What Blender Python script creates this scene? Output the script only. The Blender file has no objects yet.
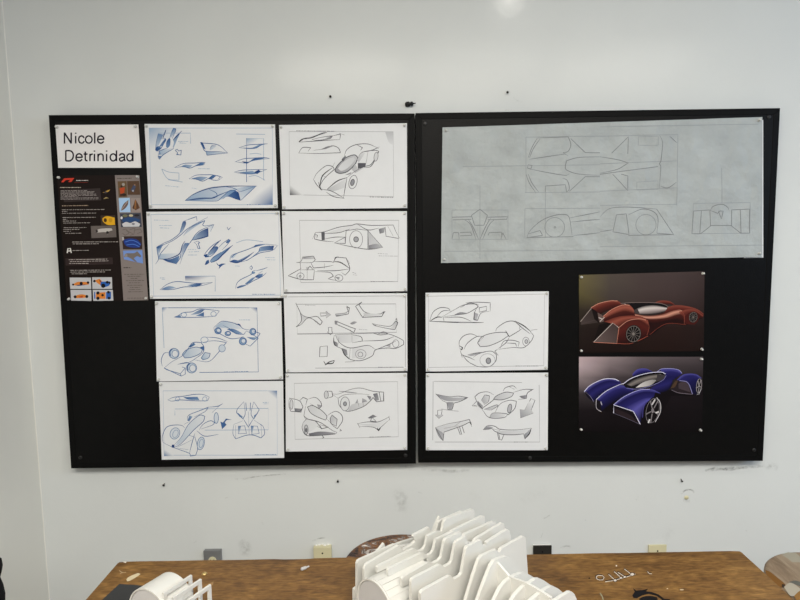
import bpy, bmesh, math, random
from mathutils import Vector, Matrix, noise
from mathutils.geometry import tessellate_polygon

random.seed(7)
scene = bpy.context.scene
col = scene.collection
R = math.radians

# ------------------------------------------------------------------ camera
F_PX = 600.0
CAM = Vector((-0.0534, -2.0607, 1.59))
YAW, PITCH, ROLL = -0.0003, -0.0979, -0.0176
fwd = Vector((-math.sin(YAW)*math.cos(PITCH), math.cos(YAW)*math.cos(PITCH), math.sin(PITCH)))
rt0 = Vector((math.cos(YAW), math.sin(YAW), 0)); up0 = rt0.cross(fwd)
rt = math.cos(ROLL)*rt0 + math.sin(ROLL)*up0
up = -math.sin(ROLL)*rt0 + math.cos(ROLL)*up0
cam_d = bpy.data.cameras.new('camera'); cam = bpy.data.objects.new('camera', cam_d); col.objects.link(cam)
cam.matrix_world = Matrix(((rt.x, up.x, -fwd.x, CAM.x), (rt.y, up.y, -fwd.y, CAM.y), (rt.z, up.z, -fwd.z, CAM.z), (0, 0, 0, 1)))
cam_d.sensor_fit = 'HORIZONTAL'; cam_d.sensor_width = 36.0; cam_d.lens = 36.0*F_PX/800.0
cam_d.clip_start = 0.02
scene.camera = cam

# ------------------------------------------------------------------ world, lights, exposure
w = bpy.data.worlds.new('world'); scene.world = w; w.use_nodes = True
w.node_tree.nodes['Background'].inputs[0].default_value = (0.86, 0.93, 1.0, 1)
w.node_tree.nodes['Background'].inputs[1].default_value = 0.12
vs = scene.view_settings
vs.view_transform = 'Standard'; vs.look = 'None'; vs.gamma = 1.0; vs.exposure = 0.0; vs.use_curve_mapping = False
def area(name, loc, target, sx, sy, power, color, shape='RECTANGLE'):
    l = bpy.data.lights.new(name, 'AREA'); l.shape = shape; l.size = sx
    if shape == 'RECTANGLE': l.size_y = sy
    l.energy = power; l.color = color
    o = bpy.data.objects.new(name, l); col.objects.link(o); o.location = loc
    o.rotation_euler = (Vector(target)-Vector(loc)).to_track_quat('-Z', 'Y').to_euler()
    return o
# cool daylight from a high window to the right
area('window_daylight', (3.9, -1.9, 2.2), (0.6, 0.0, 2.2), 1.4, 1.0, 44, (0.55, 0.74, 1.0))

# ------------------------------------------------------------------ pixel helpers (800 x 600 photograph)
def ray(x, y): return fwd*F_PX + rt*(x-400) + up*(300-y)
def at_h(x, y, h):
    d = ray(x, y); return CAM + d*((h-CAM.z)/d.z)
def at_y(x, y, Y):
    d = ray(x, y); return CAM + d*((Y-CAM.y)/d.y)
def at_plane(x, y, p, n):
    d = ray(x, y); return CAM + d*((p-CAM).dot(n)/d.dot(n))
WALL_Y = 0.048           # the boards' front faces lie in y = 0

# ------------------------------------------------------------------ materials
def lin(c):
    r = []
    for v in c[:3]:
        v = v/255.0
        r.append(v/12.92 if v <= 0.04045 else ((v+0.055)/1.055)**2.4)
    return tuple(r)
def mat(name, color, rough=0.6, spec=0.4, metal=0.0, bump=0.0, bscale=60.0, var=0.0, vscale=8.0, coat=0.0, bdist=0.004):
    m = bpy.data.materials.new(name); m.use_nodes = True
    nt = m.node_tree; b = nt.nodes['Principled BSDF']
    c = lin(color)
    b.inputs['Base Color'].default_value = (*c, 1); b.inputs['Roughness'].default_value = rough
    b.inputs['Specular IOR Level'].default_value = spec; b.inputs['Metallic'].default_value = metal
    b.inputs['Coat Weight'].default_value = coat
    tc = nt.nodes.new('ShaderNodeTexCoord')
    if var > 0:
        n = nt.nodes.new('ShaderNodeTexNoise'); n.inputs['Scale'].default_value = vscale; n.inputs['Detail'].default_value = 5
        nt.links.new(tc.outputs['Object'], n.inputs['Vector'])
        cr = nt.nodes.new('ShaderNodeValToRGB')
        cr.color_ramp.elements[0].position = 0.3; cr.color_ramp.elements[1].position = 0.7
        cr.color_ramp.elements[0].color = (*[v*(1-var) for v in c], 1); cr.color_ramp.elements[1].color = (*[min(1, v*(1+var)) for v in c], 1)
        nt.links.new(n.outputs['Fac'], cr.inputs['Fac']); nt.links.new(cr.outputs['Color'], b.inputs['Base Color'])
    if bump > 0:
        n2 = nt.nodes.new('ShaderNodeTexNoise'); n2.inputs['Scale'].default_value = bscale; n2.inputs['Detail'].default_value = 6
        nt.links.new(tc.outputs['Object'], n2.inputs['Vector'])
        bp = nt.nodes.new('ShaderNodeBump'); bp.inputs['Strength'].default_value = bump; bp.inputs['Distance'].default_value = bdist
        nt.links.new(n2.outputs['Fac'], bp.inputs['Height']); nt.links.new(bp.outputs['Normal'], b.inputs['Normal'])
    return m
def ink_material(name, rough=0.75, spec=0.15, alpha=False):
    m = bpy.data.materials.new(name); m.use_nodes = True
    nt = m.node_tree; b = nt.nodes['Principled BSDF']
    a = nt.nodes.new('ShaderNodeAttribute'); a.attribute_name = 'tint'
    nt.links.new(a.outputs['Color'], b.inputs['Base Color'])
    if alpha:
        tc = nt.nodes.new('ShaderNodeTexCoord'); n = nt.nodes.new('ShaderNodeTexNoise')
        n.inputs['Scale'].default_value = 70; n.inputs['Detail'].default_value = 4
        nt.links.new(tc.outputs['Object'], n.inputs['Vector'])
        mr = nt.nodes.new('ShaderNodeMapRange'); mr.inputs['From Min'].default_value = 0.35; mr.inputs['From Max'].default_value = 0.65
        nt.links.new(n.outputs['Fac'], mr.inputs['Value'])
        mu = nt.nodes.new('ShaderNodeMath'); mu.operation = 'MULTIPLY'
        nt.links.new(mr.outputs['Result'], mu.inputs[0]); nt.links.new(a.outputs['Alpha'], mu.inputs[1])
        nt.links.new(mu.outputs[0], b.inputs['Alpha'])
    b.inputs['Roughness'].default_value = rough; b.inputs['Specular IOR Level'].default_value = spec
    return m
def wood_material(name, ramp, stretch=(1.0, 9.0, 9.0), scale=3.0, rough=0.55, blot=0.5, speck=True, fine=1.0):
    m = bpy.data.materials.new(name); m.use_nodes = True
    nt = m.node_tree; b = nt.nodes['Principled BSDF']; L = nt.links.new
    tc = nt.nodes.new('ShaderNodeTexCoord'); mp = nt.nodes.new('ShaderNodeMapping'); mp.inputs['Scale'].default_value = stretch
    L(tc.outputs['Object'], mp.inputs['Vector'])
    n1 = nt.nodes.new('ShaderNodeTexNoise'); n1.inputs['Scale'].default_value = scale; n1.inputs['Detail'].default_value = 9; n1.inputs['Roughness'].default_value = 0.68; n1.inputs['Distortion'].default_value = 0.5
    L(mp.outputs['Vector'], n1.inputs['Vector'])
    n2 = nt.nodes.new('ShaderNodeTexNoise'); n2.inputs['Scale'].default_value = 5.0; n2.inputs['Detail'].default_value = 6; n2.inputs['Roughness'].default_value = 0.6
    L(tc.outputs['Object'], n2.inputs['Vector'])
    mx = nt.nodes.new('ShaderNodeMix'); mx.data_type = 'FLOAT'; mx.inputs[0].default_value = blot
    L(n1.outputs['Fac'], mx.inputs[2]); L(n2.outputs['Fac'], mx.inputs[3])
    cr = nt.nodes.new('ShaderNodeValToRGB'); els = cr.color_ramp.elements
    while len(els) < len(ramp): els.new(0.5)
    for e, (p, c) in zip(els, ramp): e.position = p; e.color = (*lin(c), 1)
    L(mx.outputs[0], cr.inputs['Fac'])
    last = cr.outputs['Color']
    if speck:
        n3 = nt.nodes.new('ShaderNodeTexNoise'); n3.inputs['Scale'].default_value = 55*fine; n3.inputs['Detail'].default_value = 3
        mp3 = nt.nodes.new('ShaderNodeMapping'); mp3.inputs['Scale'].default_value = (0.45, 1.6, 1.0)
        L(tc.outputs['Object'], mp3.inputs['Vector']); L(mp3.outputs['Vector'], n3.inputs['Vector'])
        r3 = nt.nodes.new('ShaderNodeValToRGB'); r3.color_ramp.elements[0].position = 0.33; r3.color_ramp.elements[1].position = 0.66
        r3.color_ramp.elements[0].color = (0.55, 0.5, 0.45, 1); r3.color_ramp.elements[1].color = (1.25, 1.22, 1.18, 1)
        L(n3.outputs['Fac'], r3.inputs['Fac'])
        m3 = nt.nodes.new('ShaderNodeMix'); m3.data_type = 'RGBA'; m3.blend_type = 'MULTIPLY'; m3.inputs[0].default_value = 0.75
        L(last, m3.inputs[6]); L(r3.outputs['Color'], m3.inputs[7]); last = m3.outputs[2]
    L(last, b.inputs['Base Color'])
    bp = nt.nodes.new('ShaderNodeBump'); bp.inputs['Strength'].default_value = 0.25; bp.inputs['Distance'].default_value = 0.003
    L(n1.outputs['Fac'], bp.inputs['Height']); L(bp.outputs['Normal'], b.inputs['Normal'])
    b.inputs['Roughness'].default_value = rough; b.inputs['Specular IOR Level'].default_value = 0.35
    return m

M = {}
M['wall'] = mat('painted_plaster', (208, 211, 210), 0.14, 0.06, bump=0.10, bscale=35, var=0.02, vscale=2.5)
M['wall_left'] = mat('painted_plaster_side', (226, 224, 215), 0.45, 0.4, bump=0.10, bscale=35, var=0.02, vscale=2.5)
M['bead'] = mat('caulk_bead', (232, 232, 224), 0.4, 0.4, bump=0.05)
M['floor'] = mat('concrete', (128, 124, 118), 0.6, 0.4, bump=0.2, bscale=25, var=0.15)
M['ceiling'] = mat('ceiling_paint', (140, 138, 134), 0.8, 0.2, bump=0.1)
M['board'] = mat('black_board', (9, 9, 9), 0.4, 0.12, bump=0.15, bscale=220, var=0.12, vscale=30)
M['frame'] = mat('black_frame', (11, 11, 11), 0.5, 0.08, bump=0.08, bscale=120, var=0.1, vscale=20)
M['paper'] = mat('drawing_paper', (214, 216, 219), 0.75, 0.2, bump=0.12, bscale=90, var=0.012, vscale=25)
M['namepaper'] = mat('printer_paper', (222, 220, 220), 0.7, 0.2, bump=0.05, bscale=60, var=0.01, vscale=20)
M['vellum'] = mat('vellum', (161, 167, 168), 0.55, 0.3, bump=1.0, bscale=13, var=0.10, vscale=11, bdist=0.014)
M['gloss'] = mat('photo_paper', (30, 22, 20), 0.5, 0.12, bump=0.03)
M['ink'] = ink_material('drawn_ink')
M['print'] = ink_material('printed_ink', 0.5, 0.1)
M['scuff'] = ink_material('scuff_ink', 0.6, 0.2, True)
M['letter'] = mat('black_lettering', (34, 28, 44), 0.6, 0.2, var=0.05)
M['pin'] = mat('clear_plastic', (196, 196, 192), 0.2, 0.6, var=0.04)
M['steel'] = mat('dark_steel', (52, 50, 48), 0.4, 0.5, 0.6, var=0.1)
M['blackplastic'] = mat('black_plastic', (22, 21, 21), 0.45, 0.4, var=0.1)
M['white'] = mat('white_foam_board', (206, 206, 202), 0.55, 0.3, bump=0.03, bscale=80, var=0.01)
M['drumface'] = mat('grey_card_face', (186, 186, 187), 0.6, 0.25, bump=0.04, var=0.02)
M['darkcard'] = mat('charcoal_board', (52, 53, 54), 0.6, 0.3, bump=0.1, var=0.08)
M['cream'] = mat('cream_plastic', (203, 197, 164), 0.4, 0.4, var=0.03)
M['ivory'] = mat('ivory_plastic', (204, 197, 162), 0.4, 0.4, var=0.03)
M['greybox'] = mat('painted_grey_metal', (128, 129, 130), 0.4, 0.5, 0.3, bump=0.05, var=0.08, vscale=40)
M['darkbox'] = mat('dark_bronze_plate', (46, 44, 40), 0.35, 0.5, 0.3, var=0.1)
M['slot'] = mat('dark_slot', (25, 22, 20), 0.7, 0.2, var=0.1)
M['brass'] = mat('brass', (206, 180, 120), 0.3, 0.5, 0.7, var=0.1)
M['dust'] = mat('plaster_dust', (226, 224, 218), 0.8, 0.2, bump=0.2, var=0.05)
M['cloth'] = mat('black_cloth', (15, 15, 17), 0.85, 0.2, bump=0.3, bscale=140, var=0.2)
M['lamp'] = mat('lamp_housing', (225, 225, 222), 0.4, 0.4, var=0.02)
M['table'] = wood_material('worn_table_wood', [(0.28, (66, 46, 26)), (0.40, (100, 72, 39)), (0.48, (116, 85, 46)), (0.56, (130, 97, 53)), (0.64, (148, 114, 66)), (0.74, (186, 154, 106))], (1.0, 3.2, 3.2), 11.0, 0.55, 0.35, True, 1.7)
M['table_edge'] = wood_material('table_leg_wood', [(0.3, (70, 45, 24)), (0.6, (112, 76, 40)), (0.75, (140, 98, 54))], (8, 8, 1), 2.6, 0.55, 0.3, False)
M['stool_paint'] = wood_material('paint_spattered_wood', [(0.40, (38, 30, 30)), (0.45, (74, 62, 60)), (0.475, (124, 84, 50)), (0.50, (84, 62, 50)), (0.52, (160, 106, 46)), (0.54, (78, 66, 66)), (0.57, (126, 118, 116)), (0.61, (214, 210, 206))], (2.2, 2.8, 2.8), 9.0, 0.5, 0.0, True, 0.8)
M['stool_grey'] = wood_material('weathered_stool_wood', [(0.34, (96, 78, 60)), (0.48, (134, 114, 92)), (0.6, (152, 134, 112)), (0.72, (172, 158, 138))], (9, 1.2, 4), 3.2, 0.6, 0.25, False)
M['stool_leg'] = wood_material('stool_leg_wood', [(0.3, (96, 60, 26)), (0.55, (142, 92, 42)), (0.75, (172, 120, 64))], (6, 6, 1), 3.0, 0.5, 0.3, False)

# ------------------------------------------------------------------ object helpers
def link(name, me, m=None, parent=None):
    o = bpy.data.objects.new(name, me); col.objects.link(o)
    if m: me.materials.append(m)
    if parent: o.parent = parent
    return o
def from_bm(name, bm, m, parent=None, smooth=False):
    bmesh.ops.recalc_face_normals(bm, faces=bm.faces)
    me = bpy.data.meshes.new(name); bm.to_mesh(me); bm.free()
    if smooth:
        for p in me.polygons: p.use_smooth = True
    return link(name, me, m, parent)
def tag(o, label, cat, group=None):
    o['label'] = label; o['category'] = cat
    if group: o['group'] = group
    return o
def struct(o): o['kind'] = 'structure'; return o
def empty(name, loc=(0, 0, 0)):
    o = bpy.data.objects.new(name, None); col.objects.link(o); o.location = loc; o.empty_display_size = 0.05
    bpy.context.view_layer.update()
    return o
def local(o, root):                      # geometry given in world coordinates, kept under a root that stands elsewhere
    o.parent = root; o.matrix_parent_inverse = Matrix.Translation(root.location).inverted(); return o
def box_bm(bm, lo, hi, bev=0.0):
    g = bmesh.ops.create_cube(bm, size=1.0)
    for v in g['verts']:
        v.co = Vector([lo[i] + (v.co[i]+0.5)*(hi[i]-lo[i]) for i in range(3)])
    if bev > 0:
        es = list({e for v in g['verts'] for e in v.link_edges})
        bmesh.ops.bevel(bm, geom=es, offset=bev, segments=2, profile=0.6, affect='EDGES')
def box(name, lo, hi, m, parent=None, bev=0.0):
    bm = bmesh.new(); box_bm(bm, lo, hi, bev); return from_bm(name, bm, m, parent)
def lathe_bm(bm, prof, axis_o, axis_d, n=24):
    d = Vector(axis_d).normalized(); a = d.orthogonal().normalized(); b = d.cross(a); o = Vector(axis_o)
    rings = []
    for (r, h) in prof:
        rings.append([bm.verts.new(o + d*h + (a*math.cos(2*math.pi*k/n) + b*math.sin(2*math.pi*k/n))*max(r, 1e-5)) for k in range(n)])
    for r0, r1 in zip(rings, rings[1:]):
        for k in range(n):
            bm.faces.new((r0[k], r0[(k+1) % n], r1[(k+1) % n], r1[k]))
    bm.faces.new(rings[0][::-1]); bm.faces.new(rings[-1])
def lathe(name, prof, o, d, m, parent=None, n=24, smooth=False):
    bm = bmesh.new(); lathe_bm(bm, prof, o, d, n); return from_bm(name, bm, m, parent, smooth)
def slab(name, pts, thick, m, parent=None):   # closed outline (3D, planar) given a thickness vector
    bm = bmesh.new(); t = Vector(thick)
    a = [bm.verts.new(p) for p in pts]; b = [bm.verts.new(Vector(p)+t) for p in pts]
    bm.faces.new(a); bm.faces.new(b[::-1]); n = len(pts)
    for i in range(n): bm.faces.new((a[i], b[i], b[(i+1) % n], a[(i+1) % n]))
    return from_bm(name, bm, m, parent)

# ------------------------------------------------------------------ the room
struct(box('floor', (-1.6, -5.0, -0.1), (4.2, 0.3, 0.0), M['floor']))
wb = struct(box('wall_back', (-1.6, WALL_Y, -0.1), (4.2, 0.25, 3.1), M['wall']))
WLX = at_y(28, 330, WALL_Y).x
struct(box('wall_left', (WLX-0.2, -5.0, -0.1), (WLX, WALL_Y, 3.1), M['wall_left']))
struct(box('ceiling', (-1.6, -5.0, 3.02), (4.2, 0.3, 3.1), M['ceiling']))
bm = bmesh.new()
cp = [Vector((WLX, WALL_Y, 0)), Vector((WLX+0.0025, WALL_Y, 0)), Vector((WLX+0.0012, WALL_Y-0.0012, 0)), Vector((WLX, WALL_Y-0.003, 0))]
lo = [bm.verts.new(p) for p in cp]; hi = [bm.verts.new(p+Vector((0, 0, 3.02))) for p in cp]
for i in range(4): bm.faces.new((lo[i], lo[(i+1) % 4], hi[(i+1) % 4], hi[i]))
bm.faces.new(lo); bm.faces.new(hi)
struct(from_bm('trim_1', bm, M['wall_left']))

# ceiling lamps (above the picture): round flush fixtures
def lamp(x, y, power, label, size=1.1):
    root = empty('ceiling_lamp', (x, y, 3.02)); r = size/2
    tag(root, label, 'lamp', 'round ceiling lamps')
    local(lathe('housing', [(r+.03, 0.0), (r+.03, -0.035), (r+.02, -0.05), (r+.005, -0.05), (r+.005, -0.03), (0.0, -0.03)], (x, y, 3.02), (0, 0, 1), M['lamp'], None, 32), root)
    l = bpy.data.lights.new('lamp_light', 'AREA'); l.shape = 'DISK'; l.size = size; l.energy = power; l.color = (1.0, 0.95, 0.86)
    o = bpy.data.objects.new('lamp_light', l); col.objects.link(o); o.parent = root; o.location = (0, 0, -0.056)
lamp(0.61, -1.47, 8.5, 'small round ceiling lamp closest to the display wall', 0.10)
lamp(-0.5, -2.9, 76, 'wide round ceiling lamp over the open floor by the side wall')
lamp(0.6, -2.9, 48, 'wide round ceiling lamp over the middle of the open floor')
lamp(1.8, -2.9, 50, 'wide round ceiling lamp over the open floor by the windows')
lamp(0.4, -4.2, 34, 'wide round ceiling lamp at the rear of the room')

# ------------------------------------------------------------------ drawing kit
def Z(x0, y0, s): return lambda p: (x0 + p[0]/s, y0 + p[1]/s)
def P(s): return [tuple(float(v) for v in q.split(',')) for q in s.split()]
def smooth_pts(pts, closed=False, n=5, sharp=58):
    """flowing curve through the points that keeps hard corners hard"""
    N = len(pts)
    if N < 3: return pts
    out = []; tan = []
    for i in range(N):
        if not closed and i in (0, N-1): tan.append(None); continue
        a, b, c = pts[(i-1) % N], pts[i], pts[(i+1) % N]
        t0 = math.atan2(b[1]-a[1], b[0]-a[0]); t1 = math.atan2(c[1]-b[1], c[0]-b[0])
        turn = abs((math.degrees(t1-t0)+180) % 360 - 180)
        tan.append(None if turn > sharp else ((c[0]-a[0])*.5, (c[1]-a[1])*.5))
    for i in (range(N) if closed else range(N-1)):
        p, q = pts[i], pts[(i+1) % N]; ch = (q[0]-p[0], q[1]-p[1]); L = math.hypot(*ch)
        m0 = tan[i] or ch; m1 = tan[(i+1) % N] or ch
        def cap(m):
            l = math.hypot(*m); k = min(1.0, 1.3*L/l) if l > 0 else 1; return (m[0]*k, m[1]*k)
        m0, m1 = cap(m0), cap(m1)
        for k in range(n):
            t = k/n; h0 = 2*t**3-3*t*t+1; h1 = t**3-2*t*t+t; h2 = -2*t**3+3*t*t; h3 = t**3-t*t
            out.append(tuple(h0*p[j]+h1*m0[j]+h2*q[j]+h3*m1[j] for j in (0, 1)))
    if not closed: out.append(pts[-1])
    return out
class Art:
    """flat print on one sheet: strokes and tones in photograph pixels, laid on the sheet's own plane"""
    def __init__(s, Y, paper, ink, place=None):
        s.v = []; s.f = []; s.c = []; s.Y = Y; s.k = 0; s.fade = 1.0; s.step = 0; s.ff = 1.0; s.paper = paper; s.ink = ink; s.z = Z(0, 0, 1)
        s.place = place or (lambda x, y, k: at_y(x, y, s.Y - 0.00012 - k*3e-6))
    def add(s, poly, colors, faces):
        b = len(s.v); s.k += 1
        for (x, y) in poly: s.v.append(s.place(x, y, s.k))
        s.c += colors; s.f += [tuple(b+i for i in f) for f in faces]
    def tone(s, t):
        t = max(0.0, t*s.fade)**1.45
        return tuple(s.paper[i]**(1-t) * s.ink[i]**t for i in range(3))
    def line(s, pts, wpx=0.6, t=0.6, color=None, closed=False, straight=False, taper=False):
        q = P(pts) if isinstance(pts, str) else pts
        q = [s.z(p) for p in q]
        if not straight: q = smooth_pts(q, closed)
        if closed: q = q + [q[0]]
        if s.step:                                # follow a rumpled sheet
            f = [q[0]]
            for a, b in zip(q, q[1:]):
                k = max(1, math.ceil(math.hypot(b[0]-a[0], b[1]-a[1])/s.step))
                f += [(a[0]+(b[0]-a[0])*i/k, a[1]+(b[1]-a[1])*i/k) for i in range(1, k+1)]
            q = f
        c = color or s.tone(t); L = []; N = len(q); poly = []
        for i, p in enumerate(q):
            a = q[max(0, i-1)]; b = q[min(N-1, i+1)]
            if closed and i in (0, N-1): a, b = q[-2], q[1]
            dx, dy = b[0]-a[0], b[1]-a[1]; l = math.hypot(dx, dy) or 1
            h = wpx/2
            if taper: h *= 0.35 + 0.65*math.sin(math.pi*i/max(1, N-1))
            poly += [(p[0]-dy/l*h, p[1]+dx/l*h), (p[0]+dy/l*h, p[1]-dx/l*h)]
        s.add(poly, [c]*len(poly), [(2*i, 2*i+1, 2*i+3, 2*i+2) for i in range(N-1)])
    def l(s, *a): [s.line(p, 0.55, 0.36) for p in a]
    def lp(s, *a): [s.line(p, 0.55, 0.36, straight=True) for p in a]
    def lc(s, *a): [s.line(p, 0.55, 0.33, closed=True, straight=True) for p in a]
    def m(s, *a): [s.line(p, 0.7, 0.74, taper=True) for p in a]
    def mp(s, *a): [s.line(p, 0.62, 0.7, straight=True) for p in a]
    def mc(s, *a): [s.line(p, 0.65, 0.75, closed=True) for p in a]
    def mpc(s, *a): [s.line(p, 0.62, 0.7, closed=True, straight=True) for p in a]
    def d(s, *a): [s.line(p, 1.05, 0.97, taper=True) for p in a]
    def el(s, cx, cy, rx, ry=None, t=0.75, w=0.55, fill=None, color=None, tilt=0.0, fc=None):
        ry = ry or rx; ct, st = math.cos(tilt), math.sin(tilt)
        q = [(cx + rx*math.cos(a)*ct - ry*math.sin(a)*st, cy + rx*math.cos(a)*st + ry*math.sin(a)*ct) for a in [2*math.pi*i/22 for i in range(22)]]
        if fill is not None or fc is not None: s.fill(q, fill, color=fc, straight=True)
        if w > 0: s.line(q, w, t, closed=True, straight=True, color=color)
    def fill(s, pts, t0=0.5, t1=None, color=None, color1=None, straight=False, axis=None):
        """tone t0 at the first point of the axis, t1 at its end (by default from the first outline point to the farthest one)"""
        q = P(pts) if isinstance(pts, str) else pts
        if axis: ax = [s.z(p) for p in P(axis)]
        q = [s.z(p) for p in q]
        if not axis: ax = [q[0], max(q, key=lambda p: math.hypot(p[0]-q[0][0], p[1]-q[0][1]))]
        if not straight: q = smooth_pts(q, True, 4)
        c0 = color or s.tone(t0*s.ff); c1 = color1 or (s.tone(t1*s.ff) if t1 is not None else c0)
        dx, dy = ax[1][0]-ax[0][0], ax[1][1]-ax[0][1]; dd = dx*dx+dy*dy or 1
        cs = []
        for p in q:
            u = min(1, max(0, ((p[0]-ax[0][0])*dx + (p[1]-ax[0][1])*dy)/dd))
            cs.append(tuple(c0[i]*(1-u)+c1[i]*u for i in range(3)))
        s.add(q, cs, [tuple(f) for f in tessellate_polygon([[Vector((p[0], p[1], 0)) for p in q]])])
    def corner(s, pts, t):
        q = [s.z(p) for p in P(pts)]
        cs = [s.tone(t)] + [s.paper]*(len(q)-1)
        s.add(q, cs, [(0, i, i+1) for i in range(1, len(q)-1)])
    def g(s, t0, t1, *a): [s.fill(p, t0, t1) for p in a]
    def loft(s, *rows, n=16):
        """smooth shading between coloured outlines: (points, colour) rows"""
        poly = []; cs = []; m_ = len(rows)
        for pts, c in rows:
            q = smooth_pts([s.z(p) for p in P(pts)], False, 6)
            L = [0]
            for a, b in zip(q, q[1:]): L.append(L[-1]+math.hypot(b[0]-a[0], b[1]-a[1]))
            for k in range(n):
                t = L[-1]*k/(n-1); i = 0
                while i < len(L)-2 and L[i+1] < t: i += 1
                u = (t-L[i])/((L[i+1]-L[i]) or 1)
                poly.append((q[i][0]*(1-u)+q[i+1][0]*u, q[i][1]*(1-u)+q[i+1][1]*u)); cs.append(lin(c))
        s.add(poly, cs, [(r*n+k, r*n+k+1, (r+1)*n+k+1, (r+1)*n+k) for r in range(m_-1) for k in range(n-1)])
    def grid(s, corners, rows):
        """a colour wash: rows = [(v, [colours])] over the quad TL TR BR BL"""
        tl, tr, br, bl = corners; poly = []; cs = []; n = len(rows[0][1])
        for v, cols in rows:
            for k, c in enumerate(cols):
                u = k/(n-1)
                a = (tl[0]*(1-u)+tr[0]*u, tl[1]*(1-u)+tr[1]*u); b = (bl[0]*(1-u)+br[0]*u, bl[1]*(1-u)+br[1]*u)
                poly.append((a[0]*(1-v)+b[0]*v, a[1]*(1-v)+b[1]*v)); cs.append(lin(c))
        s.add(poly, cs, [(r*n+k, r*n+k+1, (r+1)*n+k+1, (r+1)*n+k) for r in range(len(rows)-1) for k in range(n-1)])
    def text(s, *a, t=0.45, w=0.6, color=None, seed=1):
        """a run of tiny unreadable lettering: short dashes from end to end"""
        rnd = random.Random(seed)
        for pts in a:
            (x0, y0), (x1, y1) = P(pts); L = math.hypot(x1-x0, y1-y0); x = 0.0
            (ax, _), (bx, _) = s.z((0, 0)), s.z((1, 0)); px = bx-ax
            while x < L:
                ln = rnd.uniform(1.0, 4.0)/px; e = min(L, x+ln)
                s.line([(x0+(x1-x0)*x/L, y0+(y1-y0)*x/L), (x0+(x1-x0)*e/L, y0+(y1-y0)*e/L)], w*rnd.uniform(0.75, 1.1), t*rnd.uniform(0.8, 1.15), color=color, straight=True)
                x = e + rnd.uniform(0.4, 0.9)/px
    def build(s, name, m, parent):
        me = bpy.data.meshes.new(name); me.from_pydata([tuple(v) for v in s.v], [], s.f)
        a = me.color_attributes.new('tint', 'FLOAT_COLOR', 'POINT')
        for i, c in enumerate(s.c): a.data[i].color = (c[0], c[1], c[2], c[3] if len(c) > 3 else 1.0)
        return link(name, me, m, parent)

# ------------------------------------------------------------------ display boards
BX = 0.0
PANEL_Y = 0.0012
def board(quad, label):
    c = [at_y(x, y, 0.0) for x, y in quad]
    root = empty('display_board', ((c[2]+c[3])/2))
    tag(root, label, 'board', 'black display boards')
    ctr = (c[0]+c[1]+c[2]+c[3])/4
    def ins(p, d): v = (p-ctr); return Vector((p.x-math.copysign(d, v.x), 0, p.z-math.copysign(d, v.z)))
    i = [ins(p, 0.021) for p in c]
    panel = [Vector((p.x, PANEL_Y, p.z)) for p in [ins(p, 0.012) for p in c]]
    local(slab('panel', panel, (0, 0.012, 0), M['board']), root)
    for k, (a, b) in enumerate(((0, 1), (1, 2), (2, 3), (3, 0))):
        q = [c[a], c[b], i[b], i[a]]
        bm = bmesh.new(); t = Vector((0, WALL_Y-0.0005, 0))
        A = [bm.verts.new(p) for p in q]; B = [bm.verts.new(p+t) for p in q]
        bm.faces.new(A); bm.faces.new(B[::-1])
        for j in range(4): bm.faces.new((A[j], B[j], B[(j+1) % 4], A[(j+1) % 4]))
        bmesh.ops.bevel(bm, geom=[e for e in bm.edges if all(v in A for v in e.verts)], offset=0.0012, segments=1, affect='EDGES')
        local(from_bm('frame_rail', bm, M['frame']), root)
    return root, c
bl, cl = board([(48.5, 115), (414.7, 113.3), (416, 463.7), (71, 468.5)], 'black framed display board beside the wall corner, covered in sketches and a name sheet')
br, cr_ = board([(415.5, 113), (780.3, 108), (763, 461), (418.3, 462.8)], 'black framed display board with large grey vellum sheet and two colour car renderings')
def board_screw(x, y, root):
    p = at_y(x, y, PANEL_Y)
    local(lathe('screw', [(0.0065, 0.0), (0.0065, 0.0015), (0.0045, 0.0028), (0.0, 0.003)], p, (0, -1, 0), M['blackplastic'], None, 14), root)
for x, y in ((80.5, 457.5), (405.5, 455.5)): board_screw(x, y, bl)
for x, y in ((425, 123.3), (769, 117), (754, 450), (530, 458)): board_screw(x, y, br)

# ------------------------------------------------------------------ sheets
SHEET_Y = -0.0007          # front face of a pinned sheet
LINP = lin((214, 216, 219))
def sheet(name, quad, label, cat, m, group=None, wave=0.0, nx=1, ny=1, y=SHEET_Y):
    c = [at_y(x, yy, y) for x, yy in quad]
    bm = bmesh.new(); rows = []
    for j in range(ny+1):
        row = []
        for i in range(nx+1):
            u, v = i/nx, j/ny
            p = (c[0]*(1-u)+c[1]*u)*(1-v) + (c[3]*(1-u)+c[2]*u)*v
            if wave: p.y += wave*noise.noise(Vector((p.x*7, 3.1, p.z*7))) + 0.5*wave*noise.noise(Vector((p.x*21, 8.1, p.z*17)))
            row.append(bm.verts.new(p))
        rows.append(row)
    fs = [bm.faces.new((rows[j][i], rows[j+1][i], rows[j+1][i+1], rows[j][i+1])) for j in range(ny) for i in range(nx)]
    g = bmesh.ops.extrude_face_region(bm, geom=fs)
    for v in [e for e in g['geom'] if isinstance(e, bmesh.types.BMVert)]: v.co.y += 0.0004
    o = from_bm(name, bm, m); tag(o, label, cat, group); return o
PINS = []
def pins(quad, what, which=(0, 1, 2, 3), y=SHEET_Y, inset=2.2):
    cx = sum(p[0] for p in quad)/4; cy = sum(p[1] for p in quad)/4
    names = ('top left', 'top right', 'bottom right', 'bottom left')
    for k in which:
        x, yy = quad[k]
        PINS.append((x - math.copysign(inset, x-cx), yy - math.copysign(inset, yy-cy), y, names[k], what))

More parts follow.
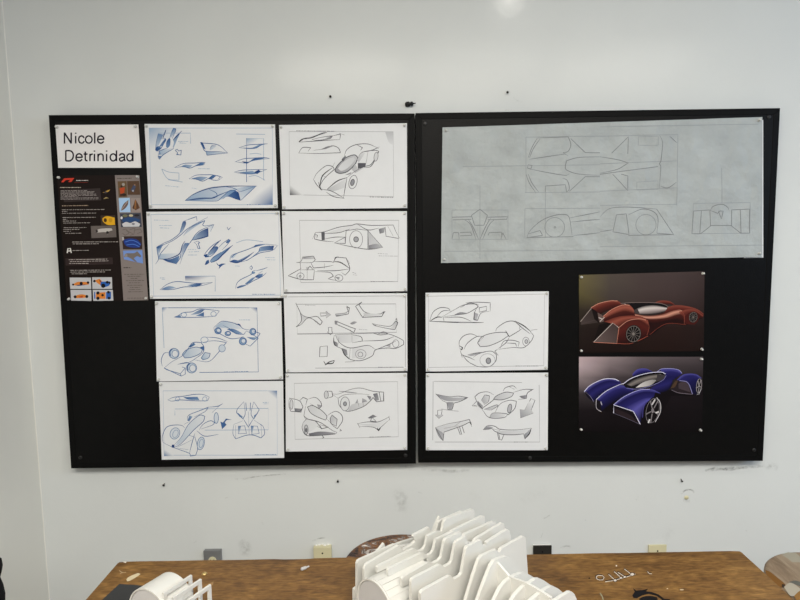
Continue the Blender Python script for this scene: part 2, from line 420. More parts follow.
BLUE = lin((26, 58, 116)); GRAPH = lin((46, 46, 52))
SK = 'concept sketch sheets pinned to the boards'
def sketch(quad, label, ink, what, which=(0, 1, 2, 3)):
    o = sheet('sketch_sheet', quad, label, 'drawing', M['paper'], SK)
    pins(quad, what, which); A = Art(SHEET_Y, LINP, ink); A.ff = 1.0 if ink is BLUE else 0.78
    return o, A

# ---- name sheet
q = [(55.3, 125), (138.3, 124.5), (141.3, 167.8), (58.3, 167.8)]
o = sheet('name_sheet', q, 'white paper name sheet with two lines of large dark lettering', 'sign', M['namepaper'])
pins(q, 'the white name sheet', (0, 1))
A = Art(SHEET_Y, lin((222, 220, 220)), lin((22, 17, 32))); A.z = Z(40, 110, 6.667)
def glyph(*st):
    for p in st: A.line(p, 1.5, 1.0)
def oval(cx, cy, rx, ry): A.el(cx, cy, rx, ry, 1.0, 1.45)
def dot(x, y): A.line(f"{x},{y-4} {x},{y+4}", 1.6, 1.0, straight=True)
A.line("163,224 163,150", 1.5, 1.0); A.line("163,152 208,222", 1.6, 1.0); A.line("208,224 208,150", 1.5, 1.0)
glyph("238,172 238,223", "294,186 286,176 276,173 263,180 258,197 263,214 276,221 287,218 295,207", "365,150 365,223", "385,196 426,195 422,182 413,174 404,172 391,178 384,196 389,213 404,221 416,218 425,209")
dot(238, 155); oval(325, 197, 22, 24)
A.build('lettering', M['ink'], o)
A = Art(SHEET_Y, lin((222, 220, 220)), lin((22, 17, 32))); A.z = Z(40, 110, 6.667)
A.line("172,341 172,269", 1.5, 1.0)
glyph("172,272 195,271 211,277 220,290 222,305 218,323 207,335 195,339 172,339", "240,316 282,315 278,302 269,294 260,292 247,298 240,316 245,332 260,340 272,337 281,328", "302,277 302,328 306,337 317,338", "291,294 317,294", "333,341 333,292", "333,310 338,298 352,293", "363,292 363,341", "387,341 387,292", "387,310 393,298 405,293 417,298 421,310 421,341", "444,292 444,341", "510,269 510,341",
      "530,305 535,296 547,292 559,296 563,306 563,328 568,340", "563,314 546,317 532,323 530,333 539,340 552,337 563,326", "619,269 619,341")
dot(363, 274); dot(444, 274); oval(488, 316, 20, 23.5); oval(598, 316, 19, 23.5)
A.build('lettering', M['ink'], o)

# ---- S1 blue form studies
q = [(144.5, 124), (275, 124.4), (277.8, 208), (149, 208.7)]
o, A = sketch(q, 'blue pencil sheet of folded wing forms with a pointed craft in one corner', BLUE, 'the blue folded-form sheet')
A.z = Z(140, 115, 5.517)
A.lc("50,72 730,72 732,495 62,495")
A.corner("50,73 135,73 95,88 58,112", .95); A.corner("732,495 731,370 640,440 590,495", .7)
A.corner("50,73 240,73 150,150 58,200", .35)
A.z = Z(145, 120, 11.43)
A.g(.55, .2, "150,155 205,165 190,210 150,300 125,330 135,240", "320,95 350,100 335,150 300,200 285,205 300,140")
A.g(.9, .7, "118,345 140,360 185,320 160,300 130,310"); A.g(.85, .5, "235,205 240,235 200,290 150,320 185,270", "275,205 290,220 285,290 260,320 240,310 245,250")
A.g(.65, .3, "415,125 380,165 325,220 330,260 315,310 335,300 370,215"); A.g(.7, .5, "165,350 180,360 180,395 160,400", "150,410 185,410 170,450")
A.g(.3, .1, "165,350 320,320 260,365 185,405")
A.m("150,155 130,250 120,345 140,355 185,320 230,230 215,205 190,215", "280,210 300,150 325,95 350,100 350,125 325,180 310,215", "330,300 320,330 260,365 200,405 165,450 150,415 165,345", "150,360 200,340 260,320", "185,215 215,160")
A.d("205,205 225,150 240,110", "320,230 360,185 420,125", "345,345 370,335", "365,390 410,400")
A.lp("150,150 520,150 522,270"); A.text("380,245 495,245", "395,262 470,266", t=.35)
A.mc("345,345 370,335 385,355 415,345 410,400 360,395 375,375")
A.z = Z(140, 115, 5.517)
A.g(.95, .8, "332,150 345,152 362,190 352,185 338,165"); A.g(.35, .1, "363,202 485,209 400,215 370,220"); A.g(.3, .05, "385,195 400,168 425,172 405,185")
A.m("332,150 350,155 430,165 485,210", "485,210 440,203 362,200 345,175 332,150", "362,200 370,222 400,218 485,210", "385,190 395,170 420,170")
A.g(.85, .6, "300,282 335,263 358,262 345,275"); A.g(.6, .3, "225,285 250,274 290,278 270,291")
A.m("190,290 240,268 300,265 340,262 360,262", "360,262 350,275 310,280 275,293 240,285 190,290")
A.g(.7, .3, "285,350 330,340 375,343 340,362 305,355"); A.g(.85, .6, "375,352 400,332 422,333 395,354")
A.m("270,352 310,332 370,330 400,330 455,343", "455,343 430,360 400,358 380,350 345,365 310,355 270,352", "400,352 420,335 445,340 430,355")
A.l("120,298 160,315 215,320 215,360 160,355 135,330 120,298", "155,357 235,370"); A.text("140,390 215,397", "285,402 315,408", "320,296 385,297", t=.3)
A.fill("248,472 330,420 420,398 520,392 560,405 500,420 430,470 340,475", .38, .08)
A.g(.75, .3, "250,471 330,455 400,455 340,468"); A.g(.97, .6, "545,430 555,472 530,465 485,450 455,465 490,422 515,415")
A.g(.45, .15, "640,393 560,420 545,420 530,405 580,395"); A.g(.5, .2, "490,420 515,412 535,412 470,455 430,472")
A.g(.35, .1, "640,393 555,472 545,430 580,415")
A.d("248,472 300,435 380,405 460,395 530,392 645,392", "248,472 340,460 400,458 440,440 490,420")
A.m("248,472 420,475 450,455 490,420 515,415 545,425 640,393", "555,472 600,430 640,393", "380,462 430,445 490,420", "380,410 420,430 425,455", "470,395 520,405 545,420")
A.lp("530,105 690,107", "588,130 682,130 682,360"); A.mp("588,128 588,370")
A.corner("588,130 660,133 588,180", .35)
A.g(.75, .4, "570,181 620,180 660,162 685,160 640,182 600,187"); A.m("545,180 600,165 650,162 705,158", "705,158 670,165 640,182 600,185 545,180")
A.g(.95, .6, "588,268 560,255 600,258 630,240 690,236 660,246 620,252"); A.m("525,258 570,242 620,238 690,235 715,240", "715,240 660,245 620,252 585,265 525,258")
A.g(.7, .4, "540,316 600,311 625,310 640,325 590,323"); A.g(1, .9, "630,315 655,302 667,312 645,326"); A.m("520,315 560,305 620,302 700,300", "700,300 660,315 620,325 560,322 520,315")
A.l("605,215 640,212 670,217", "600,340 640,335 690,360"); A.text("590,495 705,495", t=.6)
A.build('pencil_drawing', M['ink'], o)

# ---- S2 blue car forms
q = [(146.3, 211.8), (279.6, 210.9), (284, 297.9), (150, 298.8)]
o, A = sketch(q, 'blue pencil sheet of streamlined shuttle bodies with one large curving form', BLUE, 'the blue streamlined-body sheet')
A.z = Z(140, 200, 5.517); A.lc("60,80 765,75 775,525 75,530")
A.z = Z(145, 210, 10)
A.g(.97, .3, "405,108 410,140 385,200 355,235 360,180 378,125"); A.fill("630,180 630,260 540,285 470,302 520,240 570,205", .97, .3)
A.g(.97, .55, "180,495 260,490 345,455 335,500 310,540 230,520"); A.g(.65, .1, "440,330 400,420 370,470 360,500 358,450 375,370 398,330")
A.g(.6, .1, "115,375 180,345 155,400 135,480"); A.g(.85, .5, "115,372 170,345 195,345 130,388"); A.g(.28, .05, "140,490 220,488 300,465 350,430 150,440"); A.g(.4, .15, "600,105 540,125 430,205 385,255 420,230 500,170")
A.g(.2, .05, "690,145 655,215 630,180")
A.m("115,370 180,335 260,300 340,240 360,190 380,120 405,105", "120,378 190,345 270,310 350,255 410,200 470,160 540,120 630,70", "405,105 460,85 515,65 520,110", "385,255 430,200 500,150 600,105 575,150 600,160 690,145 655,215",
    "690,145 630,170 560,200 510,240 470,300 420,370 380,450 350,540", "115,370 125,430 135,490 105,540", "135,490 160,430 240,340", "350,430 355,470 310,545", "490,325 530,310 550,330 530,330 550,385 530,385 515,345 490,325")
A.d("630,180 630,262 550,285 470,302", "135,490 220,490 300,465 350,430 375,350 400,310")
A.text("90,100 240,105", "140,155 270,155", "150,178 240,182", "430,395 510,395", "440,420 540,415", "430,450 520,450", t=.3)
A.z = Z(200, 230, 8.575)
A.g(.97, .8, "30,215 45,235 80,225 60,205"); A.g(.85, .3, "155,145 150,170 100,210 60,222 75,190 130,140"); A.g(.85, .6, "220,105 250,80 258,95 235,115")
A.g(.75, .4, "280,130 220,195 150,250 95,280 85,270 110,235 190,185"); A.g(.95, .7, "40,300 55,265 75,255 80,280 60,295"); A.g(.95, .7, "140,280 160,300 190,288 222,290 190,305 160,335 166,312 148,297")
A.m("30,225 60,180 110,130 180,85", "45,235 100,220 150,165 155,145", "160,150 200,110 245,80 260,90 230,130 190,170", "85,265 120,230 180,190"); A.d("70,200 130,130 180,85", "95,280 150,255 200,205 280,130")
A.g(.95, .7, "255,270 290,255 330,262 310,280"); A.g(.8, .25, "300,270 340,278 420,230 470,180 450,195 350,250"); A.fill("635,135 625,172 560,178 505,187 520,155 560,140", .97, .4); A.g(.95, .5, "455,152 480,130 560,125 490,142")
A.g(.3, .05, "265,230 300,205 330,200 280,245")
A.m("255,270 265,225 300,205 400,170 460,145 480,130 560,122 660,130", "265,240 290,215 330,195", "350,275 420,250 500,190 520,150 600,135", "400,265 470,220 520,195 620,175 668,130"); A.d("255,272 320,280 380,250 460,190")
A.l("310,110 400,85 540,100")
A.g(.97, .5, "315,492 350,475 390,470 360,490 320,500", "470,402 500,380 542,375 525,405 490,410"); A.g(.7, .4, "440,375 450,355 475,360 465,375", "380,467 440,415 480,400 430,450")
A.m("305,505 315,460 350,425 440,380 450,355 480,345", "320,495 380,480 430,440 480,400", "400,475 450,440 530,400 570,365", "480,350 540,335 580,320", "500,375 540,350", "425,325 440,305 450,325 440,340 425,325")
A.text("560,235 640,237", "575,255 650,257", "300,308 340,310", t=.3)
A.z = Z(140, 200, 5.517)
A.corner("248,420 400,421 330,445 250,452", .95); A.g(.65, .3, "115,492 160,475 200,484 150,494"); A.g(.95, .5, "345,463 320,460 260,470 310,479")
A.m("110,495 150,465 200,450 260,455 320,460 400,455", "400,455 350,470 290,478 240,480 190,492 140,495 110,495"); A.lp("248,420 415,420 415,505"); A.text("620,520 745,520", t=.6); A.text("110,430 140,430", "120,438 138,438", t=.3); A.m("480,148 488,165 500,150")
A.build('pencil_drawing', M['ink'], o)

# ---- S3 blue race cars
q = [(155, 301.2), (281.3, 301.2), (283.1, 379.4), (156.8, 381.5)]
o, A = sketch(q, 'blue pencil sheet of three open-wheel race cars, one seen side-on', BLUE, 'the blue three-car sheet')
A.z = Z(145, 290, 5.517)
A.mp("95,98 618,98 625,452 300,455"); A.lp("95,98 105,320"); A.corner("95,98 128,98 97,130", .6); A.corner("618,98 575,98 618,130", .75)
A.g(.75, .5, "160,150 195,138 200,151", "325,122 325,146 280,142"); A.g(.8, .3, "330,108 300,130 250,138 300,110")
A.m("160,150 185,140 210,125 260,120 300,105 370,110 410,115 390,145", "390,145 340,148 300,150 200,152 160,150"); A.el(215, 137, 15, 12, .5); A.el(378, 132, 15, 13, .5); A.text("320,97 390,97", "520,165 580,165", t=.4)
A.g(.75, .4, "450,215 490,215 540,240 500,240", "560,260 620,262 600,276"); A.g(.3, .1, "385,205 430,175 500,190 540,215 470,212")
for cx, cy, rx, ry in ((403, 225, 18, 17), (457, 240, 16, 12), (595, 230, 17, 18), (540, 283, 20, 20)):
    A.el(cx, cy, rx, ry, .75, .7, .42); A.el(cx+3, cy-2, rx*.6, ry*.6, .7, .5, .1)
A.m("380,205 410,180 430,172 480,180 520,195 545,215 580,220", "380,205 385,225 420,245 470,268 520,265 545,255", "430,195 470,215 500,240 545,245 560,225", "560,225 600,250 625,265 580,310 550,295", "595,225 635,240 615,270"); A.d("500,190 520,190 530,205")
A.g(.25, .08, "205,355 230,330 280,315 318,325 305,350 260,370 220,375"); A.g(.85, .6, "240,312 270,290 278,302 250,318", "300,318 325,308 326,338"); A.g(.3, .1, "310,375 330,345 360,350 350,375 320,385")
A.m("105,430 150,395 210,360 240,320 265,290 310,290 325,315 320,345 290,370 240,400 180,410", "310,290 380,280 450,290 430,310 400,350 350,395 270,385", "340,260 400,265 455,285", "95,420 90,385 105,350 130,345", "180,410 230,400 250,410")
A.mc("205,355 230,330 280,315 318,325 305,350 260,370 220,375", "310,375 330,345 360,350 350,375 320,385"); A.mp("105,430 200,475 222,465 222,430 205,425", "105,430 120,440 195,462 222,430", "195,462 200,475")
A.el(328, 275, 20, 16, .5); A.el(425, 322, 18, 20, .6, .55, .15)
for cx, cy in ((160, 350), (257, 430)): A.el(cx, cy, 28, 28, .7, .6, .2); A.el(cx+6, cy+2, 17, 19, .65, .5, .05); A.line([(cx-8, cy-26), (cx-22, cy-10), (cx-20, cy+14)], .9, .8)
A.text("435,452 570,450", t=.55)
A.build('pencil_drawing', M['ink'], o)

# ---- S4 blue car with overhead view
q = [(159, 382), (283.1, 380.9), (284.2, 457.9), (161.7, 459.7)]
o, A = sketch(q, 'blue pencil sheet with race car, curved arrow and overhead view of split nose', BLUE, 'the blue overhead-view sheet', (0,))
A.z = Z(145, 370, 5.517)
A.lc("100,115 728,115 730,470 105,470"); A.corner("728,115 670,115 728,165", .65); A.corner("105,475 105,435 165,475", .6)
A.g(.75, .5, "210,150 290,148 300,166 240,163"); A.m("125,165 160,150 210,145 270,135 320,135 355,150", "355,150 345,170 280,170 190,165 150,172 125,165"); A.el(180, 160, 12, 11, .45); A.el(330, 160, 12, 12, .45)
A.lp("165,250 165,215 680,212 680,330 330,332")
A.g(.2, .05, "165,420 200,370 240,300 300,250 330,255 320,285 270,330 200,400"); A.g(.75, .4, "235,280 245,250 262,258 245,282")
A.m("100,400 95,370 115,320 150,305 200,305 220,320", "155,420 200,370 240,300 300,250 330,255 320,285 270,330 200,405 165,425 155,420", "235,280 240,250 300,225 350,205 330,230 270,260", "350,205 400,200 430,185", "370,235 420,190",
    "300,330 320,300 360,280 385,290 370,305 310,325", "100,400 150,425 245,460 250,475 280,470 290,430 275,370 240,360", "245,460 260,400 275,350", "180,425 260,385", "175,430 240,440", "285,335 330,365 405,355", "215,300 245,285")
A.el(165, 350, 26, 32, .6, .55, .1, tilt=.4); A.el(168, 352, 14, 22, .5, .5, tilt=.4); A.el(393, 265, 12, 30, .65, .6, .12); A.el(308, 405, 19, 36, .65, .6, .12, tilt=.2); A.el(310, 405, 11, 24, .5, .5, tilt=.2)
A.fill("148,412 162,412 162,428 148,428", 1, 1, straight=True)
A.g(.85, .7, "480,275 452,276 440,290 450,302 425,327 416,285 430,290 447,268")
A.g(.75, .4, "510,235 545,262 522,258", "625,235 600,252 602,266")
A.m("545,175 510,215 505,235 540,270 553,240 545,175", "600,175 630,220 600,270 585,240 600,175", "540,265 570,315 600,265", "570,230 575,355", "490,300 485,350 500,380 560,360 600,360 640,375 660,350 650,310 620,290", "540,280 490,300", "600,275 650,310", "500,305 500,378", "640,305 645,372")
A.mp("556,180 560,225", "582,180 580,225"); A.mpc("515,310 550,308 560,350 515,352", "585,308 620,310 630,350 590,355"); A.g(.6, .2, "515,310 530,309 520,350", "585,308 600,309 592,350")
A.text("605,468 725,466", t=.6); A.text("650,180 682,178", "655,187 680,186", t=.35)
A.build('pencil_drawing', M['ink'], o)

# ---- S5 graphite car from above
q = [(279, 125), (406.9, 123.2), (407.2, 208), (282.3, 209.3)]
o, A = sketch(q, 'graphite sheet of one shaded fendered car seen from above, with two side-view thumbnails', GRAPH, 'the shaded-car graphite sheet')
A.z = Z(270, 115, 5.517)
A.lc("105,92 680,92 682,450 110,440"); A.corner("110,442 112,385 185,442", .85); A.fill("680,92 635,92 655,150 680,165", .3, .1)
A.text("145,87 360,90", t=.5)
A.g(.6, .2, "315,97 270,112 190,128 300,100"); A.d("160,150 190,130 230,125 290,100 315,97", "158,148 180,133 205,130"); A.m("230,135 300,120 345,115 330,130 260,140 230,135", "345,115 390,105 385,135", "160,150 260,143 385,135", "380,100 410,110"); A.g(.7, .3, "345,114 330,130 300,130")
A.m("158,210 180,180 225,180 210,200", "158,210 260,212 390,208 375,180 340,170 310,185 240,195"); A.g(.95, .5, "278,191 320,172 347,172 310,186")
A.g(.5, .25, "360,300 380,270 420,235 465,220 485,235 470,270 430,310 390,322 365,315"); A.g(.1, .2, "375,295 395,268 430,242 462,232 470,245 450,272 420,298 392,308")
A.line("360,300 380,270 420,235 465,220 485,235 470,270 430,310 390,322 365,315", .9, .75, closed=True)
A.g(.97, .9, "485,265 530,265 525,287 485,296"); A.g(.95, .6, "395,245 415,222 422,234 402,258"); A.g(.85, .5, "412,332 450,315 442,326"); A.g(.3, .1, "315,410 420,350 415,400 350,420"); A.g(.35, .1, "470,320 525,290 485,296 470,270 450,300"); A.g(.3, .1, "480,245 510,205 525,210 490,262")
A.m("410,225 425,190 470,165 540,160 600,185", "500,195 510,180 480,165", "240,355 260,320 310,280 345,285 355,300 300,350 275,395 285,415", "240,355 258,385 285,415", "345,285 358,262", "285,330 310,345", "285,410 340,420 410,460", "410,460 350,450 310,425", "425,345 415,400 405,460",
    "425,345 470,310 520,285 560,270 600,200 580,195 510,205 480,245", "520,290 560,280 600,205", "505,205 560,195 605,175", "540,205 530,265")
A.d("275,395 290,335 345,290", "315,410 370,365 425,345", "268,370 278,405 288,415")
A.el(458, 370, 22, 38, .6, .6, tilt=.25); A.el(455, 372, 10, 18, .7, .7, .55, tilt=.25); A.el(585, 230, 11, 25, .6, .5, .15, tilt=.15); A.text("550,452 680,455", t=.6)
A.build('pencil_drawing', M['ink'], o)

# ---- S6 two graphite side views
q = [(281.8, 211.2), (406.9, 211.2), (407.2, 291.2), (284, 292.4)]
o, A = sketch(q, 'graphite sheet of two line-drawn cars, the larger showing a round wheel hub', GRAPH, 'the wheel-hub graphite sheet')
A.z = Z(270, 200, 5.517)
A.line("163,112 710,112 705,450 170,455", .5, .45, closed=True, straight=True)
A.g(.95, .9, "283,178 302,178 302,221 285,222"); A.g(.3, .15, "540,168 622,262 545,270"); A.g(.65, .3, "545,250 590,242 622,262 548,271"); A.g(.75, .4, "600,160 635,150 630,180 605,186"); A.g(.15, .05, "300,185 380,160 480,134 530,160 440,165 340,182")
A.m("235,215 250,180 300,175 380,150 450,140 480,132 560,140 680,138 695,175 715,212", "250,180 245,215 290,225 350,230", "300,185 380,180 440,160", "355,237 415,205 415,240 355,237", "355,237 450,258 545,272 620,262", "480,132 540,165 600,155", "650,145 680,200", "300,215 360,205 415,205", "250,190 262,195 258,210")
A.mp("415,240 420,170 480,160 540,168 540,270", "635,150 640,200 710,212"); A.mpc("540,168 622,262 545,270"); A.el(475, 217, 36, 48, .5); A.el(475, 217, 13, 14, .75, .7, .45); A.text("595,295 650,298", "600,308 705,310", t=.3)
A.g(.5, .2, "185,315 240,315 250,326 180,326"); A.g(.75, .4, "360,425 385,425 380,443"); A.g(.4, .1, "200,370 215,370 215,388 200,388")
A.m("145,345 170,340 180,315 240,310 250,330 230,345 145,345", "165,345 170,380 150,390 100,418 170,438 240,440 245,385 170,385", "225,345 240,375 300,370 350,360", "240,340 330,340 355,345", "205,385 220,365 240,385", "250,395 330,400 350,420 320,435 370,445",
    "350,340 365,315 420,320 440,380 415,415 395,400", "260,390 360,390 440,380", "300,350 300,378", "420,320 440,350", "205,385 205,438"); A.d("350,340 390,345 440,378", "355,335 362,318 380,314"); A.el(168, 420, 20, 18, .5); A.el(166, 421, 5, 5, .7); A.el(380, 430, 22, 18, .6)
A.text("455,400 475,405", "458,412 480,415", t=.35); A.text("555,450 680,450", t=.6)
A.build('pencil_drawing', M['ink'], o)

# ---- S7 graphite wings
q = [(283.7, 293.6), (407.1, 293.2), (407.5, 371.1), (285.9, 372.5)]
o, A = sketch(q, 'graphite sheet of wing shapes and arrows above one low car', GRAPH, 'the wings-and-arrows graphite sheet')
A.z = Z(275, 285, 5.714)
A.l("75,68 400,65 740,62", "745,62 745,470", "230,475 480,473 735,470"); A.line("125,110 690,108 695,270 128,280", .55, .45, closed=True, straight=True); A.line("128,280 330,278", .8, .5, straight=True)
A.g(.35, .1, "120,105 150,165 190,185 150,225 122,240 150,205 145,160"); A.m("120,105 150,165 190,185 240,180 270,210 260,228 215,195 185,190 150,225 122,240", "122,240 150,205 145,160 120,105", "215,195 255,230"); A.d("118,102 128,125", "120,238 140,228")
A.mpc("258,160 292,160 290,150 318,170 292,188 292,175 262,178", "305,242 325,242 325,265 330,268 318,285 300,268 307,265"); A.g(.4, .2, "290,150 318,170 292,188")
A.g(.35, .2, "345,165 400,160 420,165 350,180"); A.m("345,165 400,160 418,150 410,125 425,130 420,165 350,180 345,165"); A.d("345,172 375,176", "408,120 428,132", "400,170 418,166")
A.mc("460,122 495,98 480,115 520,158 600,165 625,150 610,180 500,185"); A.d("460,122 497,98", "498,186 518,168", "608,180 630,150", "500,184 610,181"); A.g(.25, .1, "505,160 600,166 610,178 510,180")
A.mc("345,205 430,240 460,250 450,272 420,255 345,222"); A.g(.75, .5, "340,205 358,205 355,228 342,225"); A.m("430,255 440,290"); A.g(.65, .4, "428,220 450,208 470,212 455,222 440,226")
A.g(.35, .1, "690,205 702,215 685,255 650,250 672,235"); A.m("555,220 600,230 660,235 690,205 702,215 685,255 650,250 570,232 555,220", "688,200 695,190 700,230"); A.d("555,220 580,233")
A.g(.75, .5, "380,360 410,370 415,402 395,395", "335,320 355,330 360,352 338,345"); A.g(.6, .3, "635,347 660,335 660,356"); A.g(.15, .05, "440,362 530,345 570,372 550,400 440,420"); A.g(.2, .05, "345,288 440,284 490,296 440,328 372,328")
A.m("335,300 345,285 440,280 560,275 650,280 730,315 735,340 690,362 640,360 575,370 555,405 490,432 430,425 395,395 380,365 350,350 335,330 335,300", "345,285 370,330 430,360 530,345 575,370", "440,285 490,295 500,320 440,330", "500,320 620,315 680,295", "430,360 425,420", "575,370 650,340 690,320", "560,275 600,285 650,280", "590,280 620,268 650,280")
A.d("335,300 338,335 352,350", "382,365 398,398 425,420"); A.el(490, 395, 30, 26, .45); A.el(488, 397, 14, 14, .55); A.el(690, 335, 18, 22, .5); A.l("400,440 440,438 470,430"); A.m("440,325 440,290", "360,340 365,300")
A.mpc("258,352 300,348 298,408 254,410"); A.d("254,410 256,354", "278,435 290,455 310,440 340,430", "340,430 330,447 300,450 285,457"); A.text("172,115 235,118", "480,253 530,256", t=.3); A.text("590,470 735,470", t=.55)
A.build('pencil_drawing', M['ink'], o)

# ---- S8 graphite car pair
q = [(285.5, 373.4), (407.1, 372.9), (407.1, 449.9), (285.9, 451.6)]
o, A = sketch(q, 'graphite sheet of two cars facing apart above a small bird-like wing', GRAPH, 'the bird-wing graphite sheet')
A.z = Z(275, 365, 5.714)
A.lc("110,105 700,95 705,410 115,425")
A.g(.85, .5, "110,247 157,250 150,272 115,268"); A.g(.65, .3, "240,225 267,230 250,252"); A.g(.85, .5, "190,392 260,380 340,388 345,396 200,406"); A.g(.3, .1, "315,305 325,285 355,310 350,350 320,335"); A.g(.2, .05, "185,240 215,232 260,255 295,290 290,315 250,300 205,275"); A.g(.15, .05, "160,330 180,308 230,320 250,350 190,385 160,370")
A.m("80,200 90,190 140,205 160,240 140,265 90,265 80,235 80,200", "140,205 160,185 185,195 175,230", "190,195 230,185 260,210 265,235 250,250 200,220", "175,235 165,290 190,310 235,320 270,335 330,375 355,385", "160,330 180,308 230,320 255,350 270,365 240,350", "160,330 155,360 170,395 200,405 340,395 355,385",
    "300,290 320,275 350,265 380,285 385,320 355,365 330,345 300,310", "255,340 305,355 265,365 255,340", "265,400 280,415 268,418", "370,365 380,375 368,378"); A.mc("185,240 215,232 260,255 295,290 290,315 250,300 205,275")
A.line("325,285 355,310 350,350 320,335 315,305", .7, .75, closed=True, straight=True); A.d("165,290 175,310", "80,188 88,192"); A.el(94, 225, 9, 28, .6, .5, .15); A.el(178, 370, 11, 28, .65, .6, .3); A.el(178, 372, 5, 10, .8, .6, .7)
A.g(.65, .4, "450,237 470,195 475,242", "495,235 500,190 520,200 530,216"); A.g(.8, .5, "525,175 550,180 545,206", "560,165 585,160 595,200 575,206"); A.g(.3, .1, "415,265 440,225 500,215 540,205 500,240")
A.m("285,150 325,150 330,180 300,190", "325,165 365,165 430,140 490,132 560,150 620,155 620,205 580,210 560,185 545,205 500,240 415,265 370,235 360,190 400,170 480,165 540,170", "365,150 420,155 470,160", "330,170 360,190", "470,195 480,240", "500,190 505,235"); A.mp("595,155 605,208", "620,153 622,208")
A.el(293, 170, 12, 22, .6, .55, .2); A.el(400, 222, 26, 40, .6, .55, .1); A.el(400, 222, 9, 12, .75, .6, .5)
A.g(.2, .05, "475,340 590,330 650,300 595,360 560,352"); A.m("470,335 530,325 590,325 655,295", "650,315 600,360 590,372 560,355 485,350", "555,300 580,325 545,320 555,300"); A.d("472,333 485,358", "583,358 592,376 606,353", "650,293 656,316"); A.g(.85, .6, "530,302 560,283 582,295 545,306")
A.text("540,412 660,408", t=.55)
A.build('pencil_drawing', M['ink'], o)

# ---- S9 right board sketch
q = [(425.5, 292.8), (548.8, 291.3), (547.7, 369.8), (425.9, 371.6)]
o, A = sketch(q, 'graphite sheet of a long low car crossing below a side-on tail study', GRAPH, 'the long-low-car graphite sheet')
A.z = Z(415, 285, 5.517)
A.lc("75,62 715,50 710,445 75,455")
A.g(.5, .3, "325,150 350,160 340,196 325,190"); A.g(.7, .5, "215,165 250,150 290,155 240,165"); A.d("80,200 200,205 310,207 378,207", "155,176 160,198", "82,200 120,178 150,178", "328,150 325,190 345,196")
A.m("80,200 100,150 140,125 185,130 195,150", "120,175 150,145 190,140", "150,175 220,135 270,110 330,105 350,120 290,155 230,165 160,175", "160,180 250,178 310,200", "350,110 330,150 325,190 345,195 365,155 410,145", "280,98 340,95 415,98 415,145", "250,125 300,100 350,108"); A.mp("355,125 395,118 395,140 355,150 355,125"); A.l("240,205 320,209")
A.g(.6, .3, "290,388 350,375 390,370 320,390"); A.g(.12, .03, "345,320 370,285 430,265 500,262 515,280 470,310 410,335 360,340")
A.m("245,345 245,310 270,280 310,270 350,285", "270,355 290,320 340,285 380,285", "250,360 260,385 300,400 330,415", "445,255 455,235 500,205 545,200 580,225 575,245", "500,250 520,285 570,255 590,240", "555,205 590,235 635,270", "635,255 655,280 640,310 600,345 540,345 460,355", "470,350 490,310 540,305 575,315 570,340",
    "320,400 360,375 420,365 450,385 445,420 410,450 350,450 310,435", "265,390 285,415 310,435", "290,385 340,375 390,370", "455,355 440,365 460,390", "520,290 500,320 460,350", "380,285 345,320", "500,320 555,322 560,340")
A.mc("345,320 370,285 430,265 500,262 515,280 470,310 410,335 360,340"); A.d("550,198 600,225 640,258", "245,335 262,345 258,358 246,350", "305,430 335,445", "255,385 262,400", "520,287 500,255"); A.el(612, 312, 18, 24, .5, .55); A.el(614, 312, 8, 11, .65, .6, .3); A.el(400, 415, 42, 36, .4, .45); A.el(405, 418, 13, 16, .75, .7, .5); A.l("640,250 660,246 675,245"); A.text("555,447 680,447", t=.55)
A.build('pencil_drawing', M['ink'], o)

# ---- S10 right board sketch, whale tail
q = [(425.9, 373.2), (548.2, 372.6), (547.7, 450.2), (425.9, 450.2)]
o, A = sketch(q, 'graphite sheet with a whale-tail shape, two spoiler wings and a small car', GRAPH, 'the whale-tail sketch sheet')
A.z = Z(415, 365, 5.517)
A.lp("105,90 590,97", "685,110 688,425 110,425", "100,90 98,415")
A.g(.55, .3, "115,160 195,178 292,180 250,196 190,200 150,190"); A.g(.6, .4, "176,205 212,205 203,246 185,246"); A.m("115,160 160,170 195,175 240,172 292,180 250,200 215,210 205,245 180,245 175,210 150,195 115,160"); A.d("113,158 135,178", "270,185 293,179"); A.l("145,243 190,250 240,255")
A.mpc("125,250 150,248 145,275 155,275 132,295 112,275 125,275"); A.g(.4, .2, "112,275 155,275 132,295")
A.g(.55, .35, "112,345 155,375 155,418 130,388"); A.g(.2, .08, "112,345 250,312 300,302 260,335 160,370"); A.m("112,345 180,325 250,312 300,300 312,330 300,315 260,335 160,370 155,418 130,390 112,345", "220,335 250,315", "160,350 240,335"); A.mp("235,345 250,385", "246,342 258,384", "260,338 272,375"); A.d("300,302 313,340", "112,345 155,418")
A.g(.65, .4, "375,358 400,338 432,345 410,356"); A.g(.55, .3, "605,380 641,350 632,378 608,408"); A.g(.25, .1, "440,365 560,362 635,352 600,380 480,382"); A.m("375,358 400,335 440,338 470,355 560,358 642,348", "635,375 605,408 600,380 540,385 480,382 440,365 420,350 375,358", "420,350 470,362"); A.mp("455,375 462,412", "462,378 468,410", "490,385 478,415"); A.d("642,348 630,380 606,408", "478,414 462,410")
A.g(.85, .5, "575,172 615,165 612,186 590,183"); A.g(.7, .4, "345,197 375,225 370,246 345,222"); A.g(.4, .15, "365,195 385,170 405,172 400,200 380,215"); A.g(.3, .1, "432,190 450,170 500,150 545,155 530,175 480,192"); A.g(.4, .15, "380,245 450,220 460,226 420,250"); A.g(.35, .1, "410,290 430,266 500,269 490,290")
A.m("315,225 340,200 330,175 355,155 400,148 435,165", "340,200 370,240 430,195 440,180", "365,195 385,165 410,170 405,200 380,220", "485,145 500,125 540,115 560,130", "545,150 600,135 650,135 620,155 615,185 570,190", "370,245 410,290 490,290 515,270", "410,290 430,265 500,268 515,275 550,240 560,200 520,195 470,215 440,265", "380,245 450,220 460,225 420,250", "315,225 345,230", "520,120 550,135")
